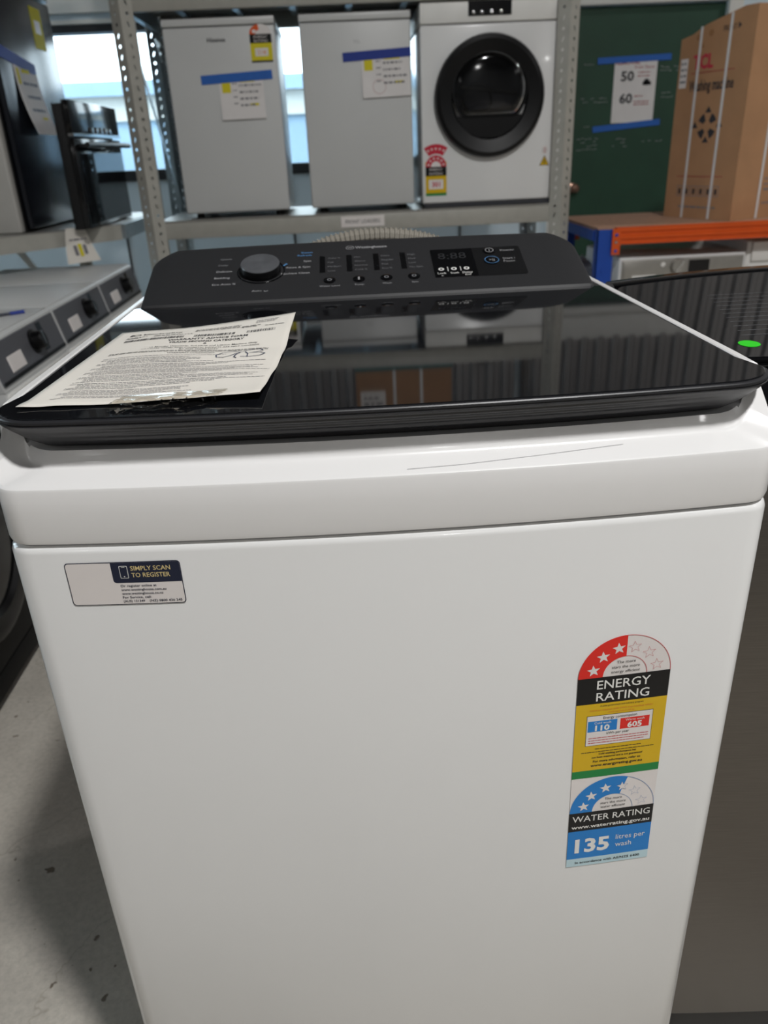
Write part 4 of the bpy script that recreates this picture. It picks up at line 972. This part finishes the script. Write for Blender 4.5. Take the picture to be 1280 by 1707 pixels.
    # pale appliance with louvres, far left
    ap = thing('vented_appliance', 'pale grey appliance with louvred vent at the left edge', 'appliance', (-1.7, 2.9, zb))
    bm = bmesh.new(); abox(bm, -2.1, -1.372, 2.875, 2.925, zb, 1.72, 0.01, 3); frombm('casing', bm, 'light_grey', ap, auto=35)
    box('vent_frame', -1.72, -1.475, 2.869, 2.8755, 1.085, 1.30, 'light_grey', ap, 0.002)
    box('vent_back', -1.71, -1.485, 2.8675, 2.869, 1.095, 1.29, 'ink_faint', ap)
    for k in range(9): box('louvre', -1.71, -1.485, 2.856, 2.867, 1.097+k*0.0215, 1.108+k*0.0215, 'white', ap)
corner_rack()

# ------------------------------------------------------------------ orange and blue rack on the right
def rack_b():
    t = thing('storage_rack', 'blue and orange boltless rack in front of the green door', 'rack', (1.9, 3.25, 0))
    y0, y1, xl, xr = 2.93, 3.55, 1.075, 2.75
    for x in (xl, xr):
        for y in (y0, y1):
            bm = bmesh.new(); abox(bm, x, x+0.075, y, y+0.004, 0, 0.875); abox(bm, x, x+0.004, y, y+0.045, 0, 0.875); p = frombm('upright', bm, 'rack_blue', t)
            for k in range(5): lathe_ob('rivet', [(0.006, 0), (0.004, 0.003), (0.0001, 0.003)], frame((x+0.03, y, 0.30+k*0.1), (0, -1, 0)), 'rack_blue', p, 10, cap0=False, cap1=False) if y == y0 else None
        box('side_rail', x-0.004, x+0.03, y0+0.046, y1-0.002, 0.825, 0.868, 'rack_blue', t)
    for y in (y0-0.012, y1+0.006):
        bm = bmesh.new()
        L = [(y, 0.812), (y+0.03, 0.812), (y+0.03, 0.882), (y, 0.882), (y, 0.864), (y+0.006, 0.860), (y+0.006, 0.848), (y, 0.844), (y, 0.834), (y+0.006, 0.830), (y+0.006, 0.818)]
        loft(bm, [[(x, a, b) for a, b in L] for x in (1.155, 2.76)]); bmn = frombm('beam', bm, 'rack_orange', t)
        cl = box('beam_clip', 1.137, 1.174, y-0.003, y-0.0005 if y < 3 else y+0.002, 0.770, 0.878, 'rack_orange', t)
        if y < 3:
            for z, m in ((0.852, 'rack_blue'), (0.822, 'chrome'), (0.785, 'rack_blue')): lathe_ob('rivet', [(0.0075, 0), (0.005, 0.004), (0.0001, 0.004)], frame((1.155, y-0.003, z), (0, -1, 0)), m, cl, 12, cap0=False, cap1=False)
    box('shelf_board', 1.08, 2.82, 2.949, 3.60, 0.866, 0.8822, 'chipboard', t)
    # strapped carton
    B = Vector((1.678, 2.972)); ux = Vector((-0.386, 0.922)).normalized(); uy = Vector((0.922, 0.386)).normalized(); A = B+ux*0.404; C = B+uy*0.62; D = A+uy*0.62
    zb = 0.8828; zt = 1.706
    c = thing('cardboard_box', 'large brown washing machine carton with white straps on orange rack', 'box', ((B.x+D.x)/2, (B.y+D.y)/2, zb))
    bm = bmesh.new(); lo = [(p.x, p.y, zb) for p in (A, B, C, D)]
    n = 6
    bot = []; top = []
    for k in range(n+1): p = A.lerp(B, k/n); bot.append((p.x, p.y, zb)); top.append((p.x, p.y, zt-0.085*(1-k/n)**1.3-0.006*math.sin(k*2.2)))
    bot += [(C.x, C.y, zb), (D.x, D.y, zb)]; top += [(C.x, C.y, zt+0.005), (D.x, D.y, zt-0.05)]
    loft(bm, [bot, top]); frombm('carton', bm, 'cardboard', c)
    f = planar((A.x, A.y, zb), (-ux.x, -ux.y, 0), (0, 0, 1)); g = planar((B.x, B.y, zb), (uy.x, uy.y, 0), (0, 0, 1))
    def strap(fn, u, z1, w=0.012):
        bm = bmesh.new(); loft(bm, [[fn(u-w/2, z, 0.0003), fn(u+w/2, z, 0.0003), fn(u+w/2, z, 0.002), fn(u-w/2, z, 0.002)] for z in (0.0005, z1)]); frombm('strap', bm, 'strap', c)
    strap(f, 0.115, 0.775); strap(f, 0.275, 0.805); strap(g, 0.155, 0.828)
    P = Print(lambda u, v, h=0: f(u, v, h+0.0006))
    P.text('TCL', 0.085, 0.615, 'crimson', w=0.115, ch=0.055, al='l', bold=0.04); P.rect(0.08, 0.597, 0.32, 0.600, 'ink_red', nu=1)
    P.text('Washing machine', 0.075, 0.528, 'ink', w=0.25, ch=0.045, al='l', bold=0.02)
    P.build('carton_lettering', c); P = Print(lambda u, v, h=0: f(u, v, h+0.0006)); q = (0.205, 0.385)
    for k in range(4):
        a = k*PI/2+PI/4
        P.ring(q, 0.022, 0.055, math.degrees(a)-22, math.degrees(a)+22, 'ink', n=6)
    for dx, dy in ((0.07, 0), (-0.07, 0), (0, 0.06), (0, -0.06)): P.poly([(q[0]+dx-0.018, q[1]+dy-0.006), (q[0]+dx+0.018, q[1]+dy-0.006), (q[0]+dx, q[1]+dy+0.02)], 'ink')
    P.build('carton_emblem', c); P = Print(lambda u, v, h=0: f(u, v, h+0.0006))
    P.rect(0.06, 0.178, 0.33, 0.181, 'ink_red', nu=1)
    for k in range(6): u = 0.07+k*0.043; P.rect(u, 0.095, u+0.034, 0.14, 'ink_faint', nu=1); P.rect(u+0.003, 0.098, u+0.031, 0.137, 'cardboard', h=0.0004, nu=1); P.rect(u+0.01, 0.104, u+0.024, 0.128, 'ink', h=0.0006, nu=1)
    P.greek(0.09, 0.31, 0.045, 0.008, 'ink_faint')
    P.build('handling_symbols', c); P = Print(lambda u, v, h=0: f(u, v, h+0.0006))
    P.text('FRONT', 0.235, 0.742, 'ink', w=0.07, ch=0.022, al='l'); P.poly([(0.312, 0.742), (0.312, 0.768), (0.328, 0.755)], 'ink')
    for u, v, r in ((0.10, 0.735, 0.012), (0.17, 0.745, 0.014), (0.13, 0.70, 0.008)): P.ring((u, v), 0, r, 0, 360, 'cardboard_top', n=9)
    P.build('top_print', c); P = Print(lambda u, v, h=0: f(u, v, h+0.0006))
    P.rect(0.012, 0.545, 0.055, 0.66, 'label_white', h=0.0004, nu=1)
    for k in range(4): P.greek(0.016, 0.05, 0.565+0.024*k, 0.008, 'ink_faint', h=0.0006)
    P.build('carton_label', c)
    P = Print(lambda u, v, h=0: g(u, v, h+0.0006))
    for k in range(3): P.greek(0.18, 0.34, 0.16-0.022*k, 0.008, 'ink_faint')
    P.greek(0.18, 0.3, 0.06, 0.007, 'ink_faint'); P.build('side_print', c)
    # silver dryer under the shelf
    x0, x1, y = 1.205, 1.79, 3.0
    s = thing('front_loader', 'silver front loader with chrome dial below the orange beam', 'washing machine', ((x0+x1)/2, 3.3, 0))
    box('cabinet', x0, x1, y, y+0.52, 0.02, 0.745, 'enamel', s, 0.008)
    pn = box('control_panel', x0+0.012, x1-0.012, y-0.008, y+0.002, 0.615, 0.732, 'silver', s, 0.003)
    box('drawer', x0+0.02, x0+0.21, y-0.012, y-0.0085, 0.622, 0.725, 'silver', pn, 0.002); box('drawer_handle', x0+0.06, x0+0.17, y-0.014, y-0.0125, 0.630, 0.665, 'white', pn)
    kn = lathe_ob('dial', [(0.036, 0), (0.034, 0.022), (0.030, 0.026), (0.0001, 0.026)], frame((1.475, y-0.008, 0.698), (0, -1, 0)), 'silver', pn, 24, cap0=False, cap1=False)
    lathe_ob('button', [(0.012, 0), (0.011, 0.004), (0.0001, 0.005)], frame((1.405, y-0.008, 0.708), (0, -1, 0)), 'white', pn, 14, cap0=False, cap1=False)
    bar('dial_grip', (1.459, y-0.036, 0.674), (1.493, y-0.036, 0.723), 0.004, 0.014, 'chrome', s)
    box('display', 1.525, 1.62, y-0.0105, y-0.0085, 0.635, 0.722, 'gloss_black', pn)
    lathe_ob('door', [(0.22, 0), (0.22, 0.02), (0.2, 0.035), (0.15, 0.03), (0.0001, 0.028)], frame(((x0+x1)/2, y, 0.36), (0, -1, 0)), 'dark_panel', s, 32, cap0=False, cap1=False)
    for sx in (x0+0.05, x1-0.05):
        for sy in (y+0.05, y+0.47): lathe_ob('foot', [(0.02, 0), (0.012, 0.022)], frame((sx, sy, 0), (0, 0, 1)), 'black', s, 10)
    x0 = 1.80; s = thing('kitchen_appliance', 'white appliance at right edge beside the silver front loader', 'appliance', (2.1, 3.3, 0))
    box('cabinet', x0, x0+0.59, 3.02, 3.50, 0.0, 0.79, 'white', s, 0.01); d_ = box('drawer', x0+0.02, x0+0.22, 3.004, 3.019, 0.70, 0.785, 'white', s, 0.004)
    box('front_panel', x0+0.01, x0+0.58, 3.008, 3.019, 0.05, 0.685, 'white', s, 0.003)
    P = Print(planar((x0+0.02, 3.0036, 0.70), (1, 0, 0), (0, 0, 1))); P.text('eu', 0.075, 0.05, 'ink', ch=0.02, al='l', bold=0.02, h=0.0003); P.build('brand_lettering', d_)
    # wrapped bundle behind the blue upright
    bm = bmesh.new(); bmesh.ops.create_icosphere(bm, subdivisions=4, radius=1)
    rr = random.Random(5)
    for v in bm.verts:
        p = v.co.copy(); k = 1+0.06*math.sin(9*p.x+4*p.z)+0.05*math.sin(13*p.z+7*p.y); q = Vector((math.copysign(abs(p.x)**0.6, p.x), math.copysign(abs(p.y)**0.6, p.y), math.copysign(abs(p.z)**0.45, p.z)))
        v.co = Vector((1.10+q.x*0.085*k, 3.30+q.y*0.2*k, max(0.001, 0.355+q.z*0.355*k)))
    o = frombm('wrapped_bundle', bm, 'wrap', None, smooth=True); tag(o, 'bluish plastic-wrapped bundle between grey rack and blue upright', 'bundle')
rack_b()
